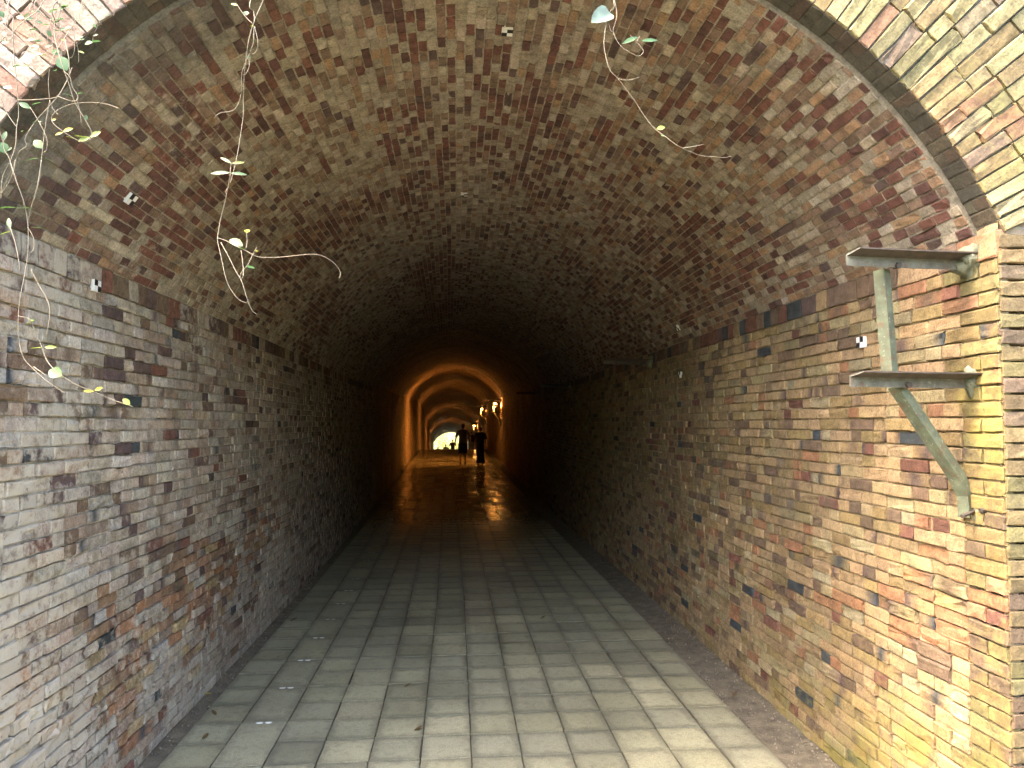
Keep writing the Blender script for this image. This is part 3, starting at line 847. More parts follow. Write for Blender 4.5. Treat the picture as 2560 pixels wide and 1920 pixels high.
# ------------------------------------------------------------------ hanging vines at the mouth
def leaf_geo(p, d, n, L, W, fold=.25, curl=.3, heart=False):
    d = Vector(d).normalized(); n = (Vector(n) - d * Vector(n).dot(d)).normalized(); sde = d.cross(n)
    V = []; F = []; st = (0, .12, .35, .62, .85, 1)
    wd = (.72, 1.0, 1.0, .82, .46, .03) if heart else (.12, .5, .95, .95, .5, .02)
    for t, wv in zip(st, wd):
        c = Vector(p) + d * (L * t) - n * (curl * L * t * t)
        V += [c + sde * (W * .5 * wv) + n * (fold * W * .5 * wv), c, c - sde * (W * .5 * wv) + n * (fold * W * .5 * wv)]
    for i in range(len(st) - 1):
        a = i * 3; F += [(a, a + 1, a + 4, a + 3), (a + 1, a + 2, a + 5, a + 4)]
    return V, F
class Crop:
    def __init__(s, x, y, sc): s.x, s.y, s.s = x, y, sc
    def __call__(s, px, py): return s.x + px / s.s, s.y + py / s.s
cA = Crop(0, 0, 3.318); cB = Crop(0, 400, 2.5525); cC = Crop(520, 0, 3.685); cD = Crop(500, 360, 3.6075); cE = Crop(1440, 0, 3.770)
vine_i = [0]
def vine(label, crop, Y, stems, leaves, r=.0017, dy=0.0, top=True):
    """stems: polylines in the studied detail, hung at real distance Y with some drift in depth; leaves: (x, y, tipx, tipy, width ratio, kind, face)"""
    vine_i[0] += 1; sd_ = vine_i[0] * 9.1
    def W3(px, py, extra=0):
        x, y = crop(px, py); return atY(x, y, Y + dy * (y / 900.) + .05 * n1(x * .006 + sd_, y * .006) + extra)
    first = None; paths = []
    for k, st in enumerate(stems):
        P = [W3(*q) for q in st]
        if top and k == 0: 
            a = P[0]; P = [Vector((a.x * 1.02, YP - .06, max(4.7, a.z + .9))), Vector((a.x * 1.01, (a.y + YP) / 2, a.z + .45))] + P
        paths.append(P)
    o = empty('hanging_vine', paths[0][0])
    for P in paths:
        S = spline(P, 6); m = MB(); n = len(S)
        m.tube(S, [.66 * r * (1.1 - .45 * i / n) * (1 + .12 * n1(i * .9, sd_)) for i in range(n)], 5); m.build('stem', M_STEM, o, True, origin=P[0])
    for (x0, y0, x1, y1, wr, kd, fc) in leaves:
        a = W3(x0, y0); b = W3(x1, y1); b = b + Vector((0, fc[1] if len(fc) > 1 else 0, 0)); d = b - a
        n = {'f': Vector((.1, -1, .25)), 'u': Vector((.05, -.22, 1)), 's': Vector((.9, -.45, .3))}[fc[0]]
        v, f = leaf_geo(a, d, n, d.length * 1.08, d.length * wr * 1.1, .22, .12, kd == 'h')
        m = MB(); m.add(v, f); m.build('leaf', LEAFS[kd], o, True, origin=a)
    tag(o, label, 'vine', 'thin vines hanging at the tunnel mouth'); return o
# left cluster
vine('leafless woody vine hanging at the far left edge of the tunnel mouth', cA, 2.1, [
    [(100, -40), (110, 150), (108, 300), (118, 480), (135, 650), (148, 800), (155, 950), (138, 1060), (130, 1200), (100, 1300), (60, 1380), (20, 1480), (8, 1650)],
    [(370, -10), (310, 90), (215, 160), (130, 240), (97, 315)], [(-20, 370), (45, 300)], [(150, 830), (230, 830), (400, 818), (480, 795), (550, 680), (600, 560)],
    [(-10, 780), (60, 940), (135, 1050)]], [(160, 850, 240, 890, .5, 'b', 'f'), (100, 730, 20, 715, .35, 'b', 'f'), (240, 560, 175, 565, .9, 'g', 'f')], .0022)
vine('vine with small pale leaves ending in a low loop of yellow leaves, upper left', cA, 2.0, [
    [(490, -20), (455, 180), (455, 300), (490, 450), (530, 580), (570, 690), (610, 820), (650, 900), (700, 980), (745, 1060), (760, 1100), (755, 1150), (700, 1178), (640, 1160), (560, 1115), (470, 1050), (430, 1000), (440, 950), (500, 900), (600, 862), (740, 850), (880, 862), (990, 902)],
    [(530, 590), (580, 640), (600, 720), (650, 800), (640, 830), (665, 930), (675, 1030)], [(650, 780), (640, 830), (600, 838), (540, 822), (480, 798)], [(540, 330), (570, 480), (575, 600), (565, 640)]],
    [(480, 580, 440, 585, .35, 'b', 'u'), (490, 470, 545, 570, .75, 'b', 'f'), (600, 800, 525, 768, .3, 'b', 'u'), (635, 780, 700, 765, .3, 'b', 'u'), (710, 1000, 712, 955, .7, 'b', 'f'), (750, 1135, 825, 1090, .5, 'l', 'f'), (745, 1140, 650, 1165, .45, 'l', 'f'), (720, 1140, 620, 1118, .3, 'l', 'u'),
     (635, 1160, 550, 1122, .3, 'l', 'u'), (525, 1090, 598, 1060, .45, 'y', 'f'), (522, 1098, 458, 1115, .35, 'y', 'f'), (430, 1000, 462, 985, .6, 'y', 'f'), (470, 250, 560, 262, .16, 'b', 'u')], .0019)
vine('vine crossing others at upper left with a single dark green leaf', cA, 2.25, [
    [(440, 470), (415, 560), (402, 700), (415, 830), (440, 900), (485, 955)], [(415, 830), (390, 960), (372, 1080), (350, 1270), (340, 1400), (320, 1520), (285, 1655)],
    [(250, 890), (300, 970), (350, 1060), (390, 1160), (385, 1240), (355, 1268)], [(480, 800), (410, 880), (300, 1000), (210, 1140), (220, 1210), (160, 1260), (90, 1420), (10, 1600)]],
    [(350, 1230, 285, 1160, .7, 'g', 'f'), (350, 1240, 290, 1245, .25, 'b', 'u'), (345, 1310, 212, 1320, .2, 'b', 'u'), (352, 1318, 448, 1328, .18, 'b', 'u'), (318, 1010, 265, 1010, .3, 'b', 'u'), (318, 1010, 345, 1005, .5, 'g', 'f'), (265, 870, 340, 842, .3, 'b', 'u')], .0016)
vine('wispy vine with round pale leaves at the left edge', cA, 1.95, [
    [(-30, 1000), (20, 1160), (35, 1240), (75, 1310), (110, 1420), (150, 1540), (192, 1655)], [(30, 1180), (40, 1120)]],
    [(30, 1165, 45, 1090, .45, 'b', 'f'), (20, 1180, 35, 1262, .9, 'b', 'f'), (60, 1250, 95, 1222, .4, 'b', 'f'), (170, 1095, 200, 1078, .4, 'b', 'u')], .0014, top=False)
vine('leafy tangle of fine vines against the bright upper left corner', cA, 2.4, [
    [(300, -30), (305, 120), (340, 280), (370, 380), (425, 480)], [(640, 10), (690, 55), (745, 85)], [(920, 10), (990, 75)], [(480, 0), (500, 150), (515, 320), (512, 450)], [(600, 60), (620, 380), (600, 470), (575, 480)], [(330, 60), (300, 180), (330, 260)]],
    [(250, 110, 185, 140, .3, 'b', 'u'), (330, 130, 405, 142, .3, 'b', 'u'), (485, 30, 535, 40, .3, 'b', 'u'), (0, 90, 25, 140, .8, 'b', 'f'), (900, 130, 830, 80, .4, 'b', 'f'), (800, 230, 770, 195, .4, 'g', 'f'), (340, 260, 360, 262, .4, 'b', 'u'), (320, 660, 345, 665, .4, 'b', 'u'), (395, 250, 420, 300, .6, 'b', 'f'), (350, 215, 365, 230, .4, 'b', 'u')], .0014)
vine('long vine trailing down the left wall, bright green leaf near its yellow tip', cB, 2.05, [
    [(65, 20), (110, 150), (150, 260), (178, 400), (178, 590), (160, 720), (130, 870), (118, 1000), (122, 1150), (150, 1260), (210, 1330), (300, 1410), (418, 1490)],
    [(118, 995), (190, 1018), (215, 1070), (255, 1160), (295, 1270), (340, 1330), (400, 1380), (500, 1440), (600, 1480), (720, 1530), (850, 1575)],
    [(198, 700), (250, 800), (300, 890), (318, 960), (305, 1080), (285, 1140)], [(215, 1320), (300, 1380)], [(100, 0), (80, 90), (40, 170), (5, 215)], [(265, 0), (240, 160), (200, 300), (180, 390)],
    [(178, 430), (215, 500), (215, 570), (190, 592)], [(55, 400), (95, 520), (120, 640), (125, 710)]],
    [(135, 310, 5, 290, .25, 'g', 'u'), (140, 310, 205, 300, .35, 'g', 'u'), (200, 432, 278, 426, .2, 'g', 'u'), (175, 438, 148, 440, .25, 'g', 'u'), (65, 440, 50, 370, .35, 'b', 'f'), (75, 455, 0, 470, .35, 'l', 'u'), (78, 455, 122, 448, .2, 'b', 'u'), (85, 575, 32, 582, .35, 'g', 'u'),
     (215, 1025, 165, 1045, .3, 'l', 'u'), (190, 1020, 218, 1024, .5, 'l', 'f'), (275, 1198, 195, 1195, .28, 'l', 'u'), (285, 1195, 352, 1192, .35, 'l', 'f'), (395, 1375, 312, 1340, .75, 'g', 'f'), (370, 1378, 398, 1382, .5, 'l', 'f'),
     (600, 1475, 535, 1472, .35, 'y', 'f'), (605, 1470, 652, 1450, .45, 'y', 'f'), (830, 1560, 785, 1525, .6, 'l', 'f')], .0019, top=False)
gv = random.Random(77)
for k_, lb_ in enumerate(('thin green leaved vine strand high in the upper left corner', 'short curling vine strand in front of the upper left arch bricks', 'fine hanging vine strand left of the yellow leaf loop')):
    st_ = []; lf_ = []
    for q_ in range(4):
        x_ = gv.uniform(20, 330) + k_ * 190; y_ = gv.uniform(-30, 120); P_ = [(x_, y_)]
        for t_ in range(gv.randint(4, 6)):
            x_ += gv.gauss(-4, 38); y_ += gv.uniform(55, 105); P_.append((x_, y_))
            if y_ > 560 - k_ * 60: break
            for h_ in range(gv.choice((0, 1, 2))):
                sg_ = gv.choice((-1, 1)); L_ = gv.uniform(35, 75); lf_.append((x_, y_, x_ + sg_ * L_, y_ + gv.uniform(-28, 22), gv.uniform(.3, .65), gv.choice('bbgbl'), gv.choice('ffu')))
        st_.append(P_)
    vine(lb_, cA, 2.2 + .12 * k_, st_, lf_, .0013)
# middle vine
vine('vine left of centre with paired leaves, forking into a knot of loops', cC, 2.05, [
    [(400, -20), (420, 100), (428, 190), (410, 240), (380, 350), (362, 450), (350, 560), (335, 660), (330, 800), (325, 920), (325, 1070), (300, 1240), (275, 1400), (240, 1560), (205, 1690)],
    [(520, -20), (470, 90), (430, 180)], [(410, 215), (370, 180), (320, 120), (270, 45)], [(425, 240), (420, 380), (400, 450), (375, 520), (355, 560), (330, 620), (310, 690), (310, 820), (295, 910), (260, 990), (210, 1025), (110, 1042), (60, 1085)],
    [(430, 250), (458, 370), (450, 460), (420, 495), (395, 490)], [(375, 530), (380, 610), (350, 680), (315, 690)], [(205, 1600), (215, 1510), (250, 1495)]],
    [(275, 50, 212, 30, .35, 'l', 'f'), (350, 140, 352, 100, .9, 'b', 'f'), (435, 238, 385, 236, .3, 'l', 'u'), (390, 372, 442, 372, .3, 'b', 'u'), (360, 445, 298, 428, .15, 'b', 'u'), (362, 442, 418, 444, .15, 'b', 'u'), (360, 530, 392, 515, .7, 'b', 'f'), (420, 195, 455, 195, .3, 'b', 'u'),
     (215, 1505, 115, 1445, .22, 'g', 'f'), (220, 1505, 328, 1490, .22, 'l', 'f'), (200, 1592, 25, 1585, .2, 'b', 'f'), (210, 1595, 345, 1600, .24, 'b', 'f')], .0018)
vine('forked lower end of the middle vine, one long runner curling right', cD, 2.05, [
    [(275, 270), (255, 380), (235, 480), (212, 580), (185, 680), (172, 760), (158, 848), (168, 920), (200, 1060), (225, 1180), (260, 1280), (320, 1370), (370, 1415), (420, 1430)],
    [(160, 848), (230, 870), (320, 920), (400, 955), (480, 1000), (550, 1022), (700, 1022), (850, 1008), (1000, 995), (1090, 1005), (1180, 1050), (1240, 1110), (1268, 1170), (1255, 1210)],
    [(190, 890), (260, 1020), (320, 1140), (370, 1225), (400, 1310), (430, 1410), (470, 1500), (515, 1538)], [(370, 960), (385, 1060), (392, 1170), (378, 1215), (362, 1210), (370, 1165), (430, 1090), (480, 990), (515, 925)],
    [(415, 940), (425, 880), (420, 800)], [(260, 385), (232, 430), (238, 452)]],
    [(385, 920, 270, 855, .5, 'g', 'f'), (420, 945, 345, 935, .45, 'g', 'u'), (425, 800, 425, 770, 1.6, 'y', 'f'), (495, 960, 525, 966, .5, 'y', 'f'), (410, 1100, 492, 1115, .3, 'g', 'f'), (268, 390, 388, 402, .16, 'b', 'u')], .0017, top=False)
# right of centre
vine('vine right of centre with a white heart shaped leaf, trailing down to the right', cE, 2.1, [
    [(352, -20), (322, 110), (290, 210), (268, 330), (265, 440), (285, 550), (320, 660), (390, 735), (470, 840), (560, 960), (650, 1100), (740, 1210), (840, 1285), (930, 1355), (1000, 1395), (1100, 1440), (1185, 1468), (1300, 1478), (1400, 1485), (1465, 1470)],
    [(360, -20), (385, 130), (365, 230), (350, 290), (385, 380), (440, 450), (520, 500), (590, 528), (635, 490), (610, 440), (560, 385), (510, 330)], [(350, 290), (330, 292), (305, 220)],
    [(390, 738), (450, 755), (520, 750), (600, 728)], [(1010, 1396), (1110, 1380), (1205, 1360)], [(575, 390), (600, 340)]],
    [(315, 115, 165, 185, .75, 'h', 'f'), (580, 350, 450, 395, .3, 'b', 'f'), (620, 385, 768, 368, .25, 'b', 'f'), (760, 1215, 835, 1195, .6, 'l', 'f'), (835, 1285, 800, 1268, .5, 'b', 'f')], .0018)

# ------------------------------------------------------------------ fallen leaves on the floor
def at_floor(x, y):
    d = cF + cR * ((x - 1280) / FPX) + cU * ((960 - y) / FPX); t = (EYE.z) / -d.z
    return EYE + d * t
M_DRY = leafmat('dry_leaf', (.12, .075, .035), .2)
def fallen(x, y, L, kd, label, ang, zo=.006):
    p = at_floor(x, y); p.z = zo
    v, f = leaf_geo(p, (math.cos(ang), math.sin(ang), .12), (0.2, .1, 1), L * .75, L * .4, .35, -.25 if kd == 'd' else .2)
    m = MB(); m.add(v, f); tag(m.build('fallen_leaf', M_DRY if kd == 'd' else LEAFS['y'], None, True, origin=p), label, 'leaf', 'leaves fallen on the paving')
fallen(510, 1733, .07, 'y', 'bright yellow leaf on the floor by the left wall', .3, -.008)
fallen(540, 1790, .08, 'd', 'curled brown leaf on the paving nearest the yellow leaf', 2.4)
fallen(505, 1850, .07, 'd', 'dark curled leaf on the paving at lower left', 1.1)
fallen(690, 1646, .06, 'd', 'small dark leaf in the left paving strip beyond the yellow leaf', .2)
fallen(725, 1555, .11, 'd', 'crumpled brown leaf by the left gutter farther in', .6)
fallen(1010, 1720, .08, 'd', 'flat brown leaf in the middle of the paving', .4)
fallen(1035, 1828, .09, 'd', 'brown leaf stuck on the front middle paving', .2)
fallen(1352, 1548, .08, 'd', 'dark leaf right of centre on the paving', .5)
fallen(965, 1524, .07, 'd', 'small leaf left of centre farther along the paving', 2.8)
fallen(1830, 1740, .08, 'd', 'pale dry leaf in the right soil gutter', .5, .0)

# ------------------------------------------------------------------ people
def remesh(mb, name, mat, parent, origin, vox=.011, smooth_it=3):
    me = bpy.data.meshes.new(name + '_raw'); me.from_pydata(mb.v, [], mb.f)
    bm = bmesh.new(); bm.from_mesh(me); bmesh.ops.recalc_face_normals(bm, faces=bm.faces); bm.to_mesh(me); bm.free()
    o = bpy.data.objects.new('raw', me); COL.objects.link(o)
    md = o.modifiers.new('r', 'REMESH'); md.mode = 'VOXEL'; md.voxel_size = vox
    ms = o.modifiers.new('s', 'SMOOTH'); ms.iterations = smooth_it; ms.factor = .5
    dg = bpy.context.evaluated_depsgraph_get(); ev = o.evaluated_get(dg)
    m2 = bpy.data.meshes.new_from_object(ev); m2.name = name
    bpy.data.objects.remove(o)
    m2.transform(Matrix.Translation(-Vector(origin)))
    m2.materials.clear(); m2.materials.append(mat)
    m2.polygons.foreach_set('use_smooth', [True] * len(m2.polygons))
    p = bpy.data.objects.new(name, m2); p.location = Vector(origin) - parent_world(parent)
    return link(p, parent)
def loft(mb, rings, n=14):
    """rings: (centre, rx, ry) horizontal ellipses joined top to bottom, closed"""
    V = []; F = []
    for c, rx, ry in rings:
        for k in range(n):
            a = 2 * math.pi * k / n; V.append((c[0] + rx * math.cos(a), c[1] + ry * math.sin(a), c[2]))
    for i in range(len(rings) - 1):
        for k in range(n): F.append((i * n + k, i * n + (k + 1) % n, (i + 1) * n + (k + 1) % n, (i + 1) * n + k))
    F += [tuple(range(n))[::-1], tuple((len(rings) - 1) * n + k for k in range(n))]
    mb.add(V, F)
M_SKIN = simple('skin', (.36, .2, .13), .6, var=.1); M_HAIR = simple('dark_hair', (.012, .01, .009), .5, var=.3)
M_NAVY = simple('navy_shorts', (.02, .024, .035), .85, var=.3, bump=.004, bscale=30); M_DARK = simple('dark_cloth', (.025, .021, .02), .85, var=.3, bump=.004, bscale=30)
M_SHOE = simple('shoes', (.03, .027, .025), .6, var=.2); M_LIGHT = simple('light_cloth', (.42, .36, .33), .85, var=.2, bump=.004, bscale=30); M_PACK = simple('backpack_cloth', (.015, .015, .018), .8, var=.2)
def striped():
    m, t, b = newmat('striped_cloth'); L = t.links
    pos = nd(t, 'ShaderNodeNewGeometry').outputs['Position']; sx = nd(t, 'ShaderNodeSeparateXYZ'); L.new(pos, sx.inputs[0])
    wv = mth(t, 'FRACT', mth(t, 'MULTIPLY', sx.outputs[2], 21.0)); L.new(mixc(t, mth(t, 'LESS_THAN', wv, .3), (.05, .042, .042), (.40, .34, .29)), b.inputs['Base Color'])
    b.inputs['Roughness'].default_value = .9; return m
M_STRIPE = striped()
def person(loc, H, kind, label, stride=.16, top=None, bottom=None, vox=.011, face=1, pack=False, arms='down'):
    """a walking figure seen from behind; local +Y is where it walks to. Built at 1.70 m and scaled"""
    o = empty('person', loc); k = H / 1.70; ox, oy, oz = loc
    def P(x, y, z): return Vector((ox + x * k, oy + face * y * k, oz + z * k))
    def tb(m, pts, rad, n=10): m.tube([P(*p) for p in pts], [r * k for r in rad], n)
    wom = kind == 'woman'
    sh = .175 if wom else .2; hip = .095
    body = MB()
    sw = stride
    legs = {-1: [(-hip, 0, .88), (-hip - .005, sw * .35 + .03, .47), (-hip, sw, .09)], 1: [(hip, 0, .88), (hip + .005, -sw * .25 + .05, .47), (hip, -sw, .10)]}
    for s in (-1, 1):
        a, b_, c = legs[s]
        mid = lambda p, q, t: tuple(p[i] + (q[i] - p[i]) * t for i in range(3))
        tb(body, [a, mid(a, b_, .5), b_, mid(b_, c, .3), mid(b_, c, .75), c], [.088, .072, .055, .056, .04, .036])
    loft(body, [(P(0, 0, .82), .15 * k, .1 * k), (P(0, 0, .95), .165 * k, .105 * k), (P(0, .01, 1.08), .14 * k, .09 * k), (P(0, .015, 1.25), .165 * k, .1 * k), (P(0, .01, 1.38), .17 * k, .09 * k), (P(0, .0, 1.44), .07 * k, .06 * k)])
    tb(body, [(-sh + .02, 0, 1.385), (0, 0, 1.42), (sh - .02, 0, 1.385)], [.05, .06, .05])
    tb(body, [(0, 0, 1.42), (0, .012, 1.52)], [.052, .048])
    head = P(0, .02, 1.595); body.ball(head, (.072 * k, .09 * k, .108 * k), 0, 0, 14, 10)
    body.ball(P(0, .055, 1.555), (.05 * k, .05 * k, .055 * k), 0, 0)           # jaw
    tb(body, [(0, .105, 1.62), (0, .122, 1.585)], [.010, .016], 6)              # nose
    for s in (-1, 1): body.ball(P(s * .074, .015, 1.59), (.012 * k, .022 * k, .032 * k), 0, 0, 8, 6)
    hands = []
    for s in (-1, 1):
        swg = -s * .07 * (1 if stride else 0)
        if arms == 'down': A = [(s * sh, 0, 1.385), (s * (sh + (.055 if wom else .095)), -swg * .4 - .01, 1.13), (s * (sh + (.065 if wom else .125)), swg + .03, .89)]
        elif arms == 'held': A = [(s * sh, 0, 1.385), (s * (sh + .06), -.02, 1.13), (s * (sh + .02), .16, 1.02)]
        tb(body, [A[0], tuple((A[0][i] + A[1][i]) / 2 for i in range(3)), A[1], tuple((A[1][i] + A[2][i]) / 2 for i in range(3)), A[2]], [.05, .044, .037, .036, .026], 8)
        hx, hy, hz = A[2]; d = Vector(A[2]) - Vector(A[1]); d.normalize()
        def H_(f, sd, fw): q = Vector(A[2]) + d * f; return (q.x + sd, q.y + fw, q.z)
        body.tube([P(*H_(0, 0, 0)), P(*H_(.04, 0, .004)), P(*H_(.085, 0, .006))], [.025 * k, .036 * k, .032 * k], 8)
        for q, (fw, ln) in enumerate(((-.027, .058), (-.009, .072), (.010, .078), (.028, .068))):
            body.tube([P(*H_(.075, 0, fw)), P(*H_(.075 + ln * .55, -s * .006, fw)), P(*H_(.075 + ln, -s * .022, fw * .95))], [.0095 * k, .009 * k, .0075 * k], 6)
        body.tube([P(*H_(.02, -s * .008, .025)), P(*H_(.05, -s * .018, .052)), P(*H_(.085, -s * .02, .058))], [.012 * k, .0105 * k, .009 * k], 6)
    remesh(body, 'body', M_SKIN, o, loc, vox, 2)
    # hair
    h = MB(); h.ball(P(0, -.005, 1.625), (.083 * k, .098 * k, .088 * k), 0, .08, 14, 10); h.ball(P(0, -.045, 1.58), (.07 * k, .055 * k, .075 * k), 3, .08)
    if wom: h.ball(P(0, -.075, 1.63), (.045 * k, .045 * k, .05 * k), 5, .1)
    remesh(h, 'hair', M_HAIR, o, loc, .012, 1)
    # shirt
    t = MB(); hem = .90 if not wom else .98
    loft(t, [(P(0, 0, hem), .185 * k, .125 * k), (P(0, 0, 1.0), .18 * k, .122 * k), (P(0, .01, 1.15), .172 * k, .118 * k), (P(0, .015, 1.28), .188 * k, .122 * k), (P(0, .008, 1.39), .185 * k, .105 * k), (P(0, 0, 1.455), .075 * k, .07 * k)])
    tb(t, [(-sh - .005, 0, 1.385), (0, 0, 1.41), (sh + .005, 0, 1.385)], [.064, .06, .064])
    for s in (-1, 1): tb(t, [(s * sh, 0, 1.39), (s * (sh + .05), -.005, 1.26), (s * (sh + .085), -.01, 1.15)], [.062, .066, .07], 10)
    remesh(t, 'shirt', top or (M_STRIPE if not wom else M_DARK), o, loc, .012, 2)
    b = MB()
    if kind == 'woman':
        loft(b, [(P(.0, .0, .10), .20 * k, .17 * k), (P(0, 0, .3), .185 * k, .15 * k), (P(0, 0, .6), .175 * k, .135 * k), (P(0, 0, .85), .178 * k, .13 * k), (P(0, 0, 1.02), .15 * k, .105 * k)], 16)
        for s in (-1, 1): tb(b, [(s * .09, -.02, .7), (s * .1, s * .05, .35), (s * .105, s * .1, .085)], [.1, .085, .115], 10)
        remesh(b, 'skirt', bottom or M_DARK, o, loc, .014, 2)
    else:
        loft(b, [(P(0, 0, .78), .18 * k, .12 * k), (P(0, 0, .9), .178 * k, .12 * k), (P(0, 0, 1.0), .165 * k, .11 * k)])
        for s in (-1, 1):
            a, kn, _ = legs[s]; tb(b, [a, tuple(a[i] + (kn[i] - a[i]) * .5 for i in range(3)), tuple(a[i] + (kn[i] - a[i]) * .98 for i in range(3))], [.105, .1, .098], 12)
        remesh(b, 'shorts', bottom or M_NAVY, o, loc, .012, 2)
    for s in (-1, 1):
        c = legs[s][2]; lift = .035 if s > 0 else 0
        m = MB(); m.ball(P(c[0], c[1] + .03, .045 + lift * .4), (.046 * k, .115 * k, .042 * k), 0, 0, 12, 8); m.ball(P(c[0], c[1] - .045, .05 + lift), (.042 * k, .05 * k, .05 * k), 0, 0); m.box(P(c[0], c[1] + .02, .012 + lift * .4), (.042 * k, .11 * k, .012 * k))
        remesh(m, 'shoe', M_SHOE, o, loc, .012, 1)
    if pack:
        m = MB(); m.ball(P(0, -.17, 1.2), (.16 * k, .11 * k, .24 * k), 4, .1, 14, 10); m.ball(P(0, -.25, 1.1), (.11 * k, .05 * k, .11 * k), 4, .1)
        remesh(m, 'backpack', M_PACK, o, loc, .016, 1)
    return tag(o, label, 'person', 'people walking through the tunnel')
def fl(X, Y): return (X, Y, zf(Y) + .004)
person(fl(.28, 28.9), 1.70, 'man', 'person in striped dark shirt and shorts walking away down the tunnel', .15)
person(fl(1.0, 28.7), 1.58, 'woman', 'person in dark top and long dark skirt walking beside the striped shirt', .1)
person(fl(1.08, 50.0), 1.6, 'man', 'person in dark shirt half hidden between the two nearest walkers', .15, M_DARK, M_LIGHT, .016)
person(fl(1.42, 50.6), 1.52, 'woman', 'person in pale skirt mostly hidden behind the long dark skirt', .1, M_DARK, M_LIGHT, .016)
person(fl(-.30, 60.0), 1.68, 'man', 'person with a dark backpack against the bright exit, left of the striped shirt', .15, M_DARK, M_NAVY, .016, pack=True)
person(fl(-.98, 66.0), 1.62, 'woman', 'slim person silhouetted in the middle of the bright exit', .1, M_LIGHT, M_DARK, .016)
person(fl(-1.80, 69.0), 1.6, 'man', 'person silhouetted at the left edge of the bright exit', .15, M_DARK, M_NAVY, .016)

# ------------------------------------------------------------------ beyond the far exit, and the slopes outside
ZE = zf(98)
def shrub(x, y, z, h, wdt, n, label, seed, mat, name='shrub', leaf=.09):
    g = random.Random(seed); o = empty(name, (x, y, z)); m = MB(); tips = []
    for k in range(7):
        a = g.uniform(0, 2 * math.pi); rr = g.uniform(.1, .8) * wdt
        tip = Vector((x + rr * math.cos(a), y + rr * math.sin(a), z + h * g.uniform(.6, .98))); tips.append(tip)
        m.tube(spline([(x + g.uniform(-.1, .1), y + g.uniform(-.1, .1), z - .1), (x + rr * .35 * math.cos(a), y + rr * .35 * math.sin(a), z + h * .4), tip], 4), [.05 * (1 - i / 9.5) for i in range(9)], 5)
    m.build('trunk' if 'tree' in name else 'stem', M_BARK, o, True, origin=(x, y, z))
    V = []; F = []
    for i in range(n):
        t = g.choice(tips); c = t + Vector((g.gauss(0, .34) * wdt, g.gauss(0, .34) * wdt, g.gauss(-.18, .22) * h))
        if c.z < z + .05: c.z = z + g.uniform(.05, .6)
        d = Vector((g.uniform(-1, 1), g.uniform(-1, 1), g.uniform(-.8, .5))).normalized(); s = d.cross(Vector((g.uniform(-1, 1), g.uniform(-1, 1), g.uniform(-1, 1)))).normalized()
        L = leaf * g.uniform(.6, 1.4); b = len(V)
        V += [c - d * L, c + s * L * .42, c + d * L, c - s * L * .42]; F.append((b, b + 1, b + 2, b + 3))
    mesh_obj('crown' if 'tree' in name else 'foliage', V, F, mat, o, False, origin=(x, y, z))
    return tag(o, label, 'tree' if 'tree' in name else 'shrub', 'shrubs beyond the far exit')
for i, (x, y, h, wd, lb) in enumerate(((-3.4, 93, 3.6, 1.5, 'sunlit leafy shrub at the left of the far exit'), (-1.3, 97, 4.4, 1.7, 'tall sunlit shrub in the middle of the far exit view'), (1.2, 95, 3.9, 1.6, 'sunlit yellow green shrub behind the striped shirt beyond the exit'), (3.2, 99, 4.6, 1.8, 'sunlit shrub at the right beyond the far exit'))):
    shrub(x - .8, y, ZE - .1, h, wd, 2600, lb, 40 + i, M_FOL2)
def bank(name, pts, label, mat):
    V = []; F = []; xs = len(pts[0])
    for r in pts: V += r
    for i in range(len(pts) - 1):
        for j in range(xs - 1): q = i * xs + j; F.append((q, q + 1, q + xs + 1, q + xs))
    tag(mesh_obj(name, V, F, mat, None, True), label, 'hill', kind='structure')
g = random.Random(2)
M_DRYG = simple('dry_grass', (.34, .31, .11), .95, var=.4, scale=1.2, bump=.06, bscale=8)
bank('hill', [[(x, y, ZE - .15 + max(0, (y - 97)) * .45 + n1(x, y, 0, .4) * .5 * min(1, (y - 94) / 4)) for x in range(-40, 41, 2)] for y in range(94, 130, 2)], 'grassy slope rising beyond the far exit', M_DRYG)
for s in (-1, 1):
    bank('hill', [[(s * (4.6 + k * .8), y, -.12 + (6.0 if s < 0 else 2.2) * min(1, (k / 9.)) ** .8 + n1(k, y, s, .5) * .5 * (k > 0)) for k in range(14)][::s] for y in [-40, -30, -22, -16, -11, -7, -4, -1.5, .5, 2.6]], 'overgrown bank beside the approach to the tunnel', M_GRASS)  # unseen; heights differ to shape the sky light on each wall
bank('hill', [[(x, y, 5.9 + n1(x, y, 3, .2) * .6 + min(1, (y - 3.2) / 10) * 3 - max(0, y - 70) * .42 - max(0, abs(x) - 14) * .3) for x in range(-40, 41, 4)] for y in [3.2] + list(range(6, 86, 4)) + [86]], 'wooded hill over the tunnel', M_GRASS)
bank('hill', [[(x, y, -.12 + (9.5 + n1(x, y, 9, .3)) * min(1, (-11 - y) / 7.)) for x in range(-18, 19, 3)] for y in [-11, -13, -15, -18, -20, -24, -30, -38]], 'unseen bank added behind the viewer to cut low sky light', M_GRASS)  # added out of view to steepen the daylight falloff inside
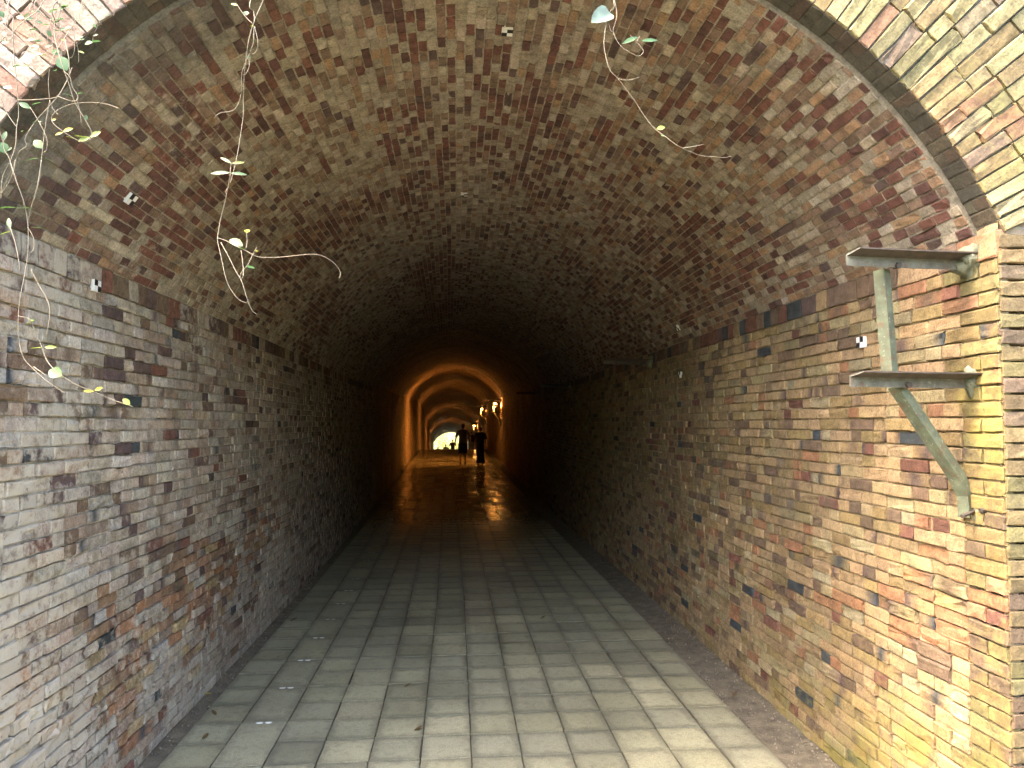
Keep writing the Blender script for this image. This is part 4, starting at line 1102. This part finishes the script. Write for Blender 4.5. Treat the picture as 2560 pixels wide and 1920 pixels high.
m = MB(); m.add([(-4.6, -11, -.05), (4.6, -11, -.05), (4.6, 1.15, -.03), (-4.6, 1.15, -.03)], [(0, 1, 2, 3)])
tag(m.build('path', simple('worn_asphalt', (.13, .125, .10), .9, var=.25, scale=3, bump=.01, bscale=30)), 'worn asphalt path leading up to the tunnel mouth', 'path', kind='structure')  # unseen path added for its bounce light, darkened to limit it
for sx_ in (-1, 1):
    m = MB(); x0_, x1_ = (-4.6, XT0 + .2 - .02) if sx_ < 0 else (XT0 + .2 + NT * PITCHT + .02, 4.6)
    m.add([(x0_, 1.15, -.034), (x1_, 1.15, -.034), (x1_, YP + .02, -.034), (x0_, YP + .02, -.034)], [(0, 1, 2, 3)])
    tag(m.build('path', bpy.data.materials['worn_asphalt']), 'asphalt apron at the foot of the portal, %s side' % ('left' if sx_ < 0 else 'right'), 'path', kind='structure')
# ------------------------------------------------------------------ grit washed into the gutters
gp = random.Random(9); V = []; F = []
for i in range(1500):
    s_ = gp.choice((-1, 1, 1)); y = YP + .2 + 9 * gp.random() ** 1.6
    xa, xb = (-HWB + .005, XT0 + .03) if s_ < 0 else (XT0 + NT * PITCHT - .03, HWB - .005)
    x = xa + (xb - xa) * (gp.random() if gp.random() < .5 else (1 - gp.random() ** 2 * .35 if s_ > 0 else gp.random() ** 2 * .35)); r = .003 + .010 * gp.random() ** 4
    c = Vector((cx(y) + x, y, zf(y) - .012 + (.012 if s_ < 0 else .016) * ((x - xa) / (xb - xa) if s_ > 0 else 1) + r * .3)); b = len(V)
    for d in ((1, 0, 0), (-1, 0, 0), (0, 1, 0), (0, -1, 0), (0, 0, 1), (0, 0, -1)):
        V.append(tuple(c[j] + d[j] * r * gp.uniform(.6, 1.2) + gp.uniform(-.2, .2) * r for j in range(3)))
    F += [tuple(b + j for j in q) for q in ((0, 2, 4), (2, 1, 4), (1, 3, 4), (3, 0, 4), (2, 0, 5), (1, 2, 5), (3, 1, 5), (0, 3, 5))]
tag(mesh_obj('grit', V, F, simple('grit', (.24, .20, .15), .9, var=.6, scale=40)), 'fine grit and brick crumbs lying along the foot of the walls', 'grit', kind='stuff')
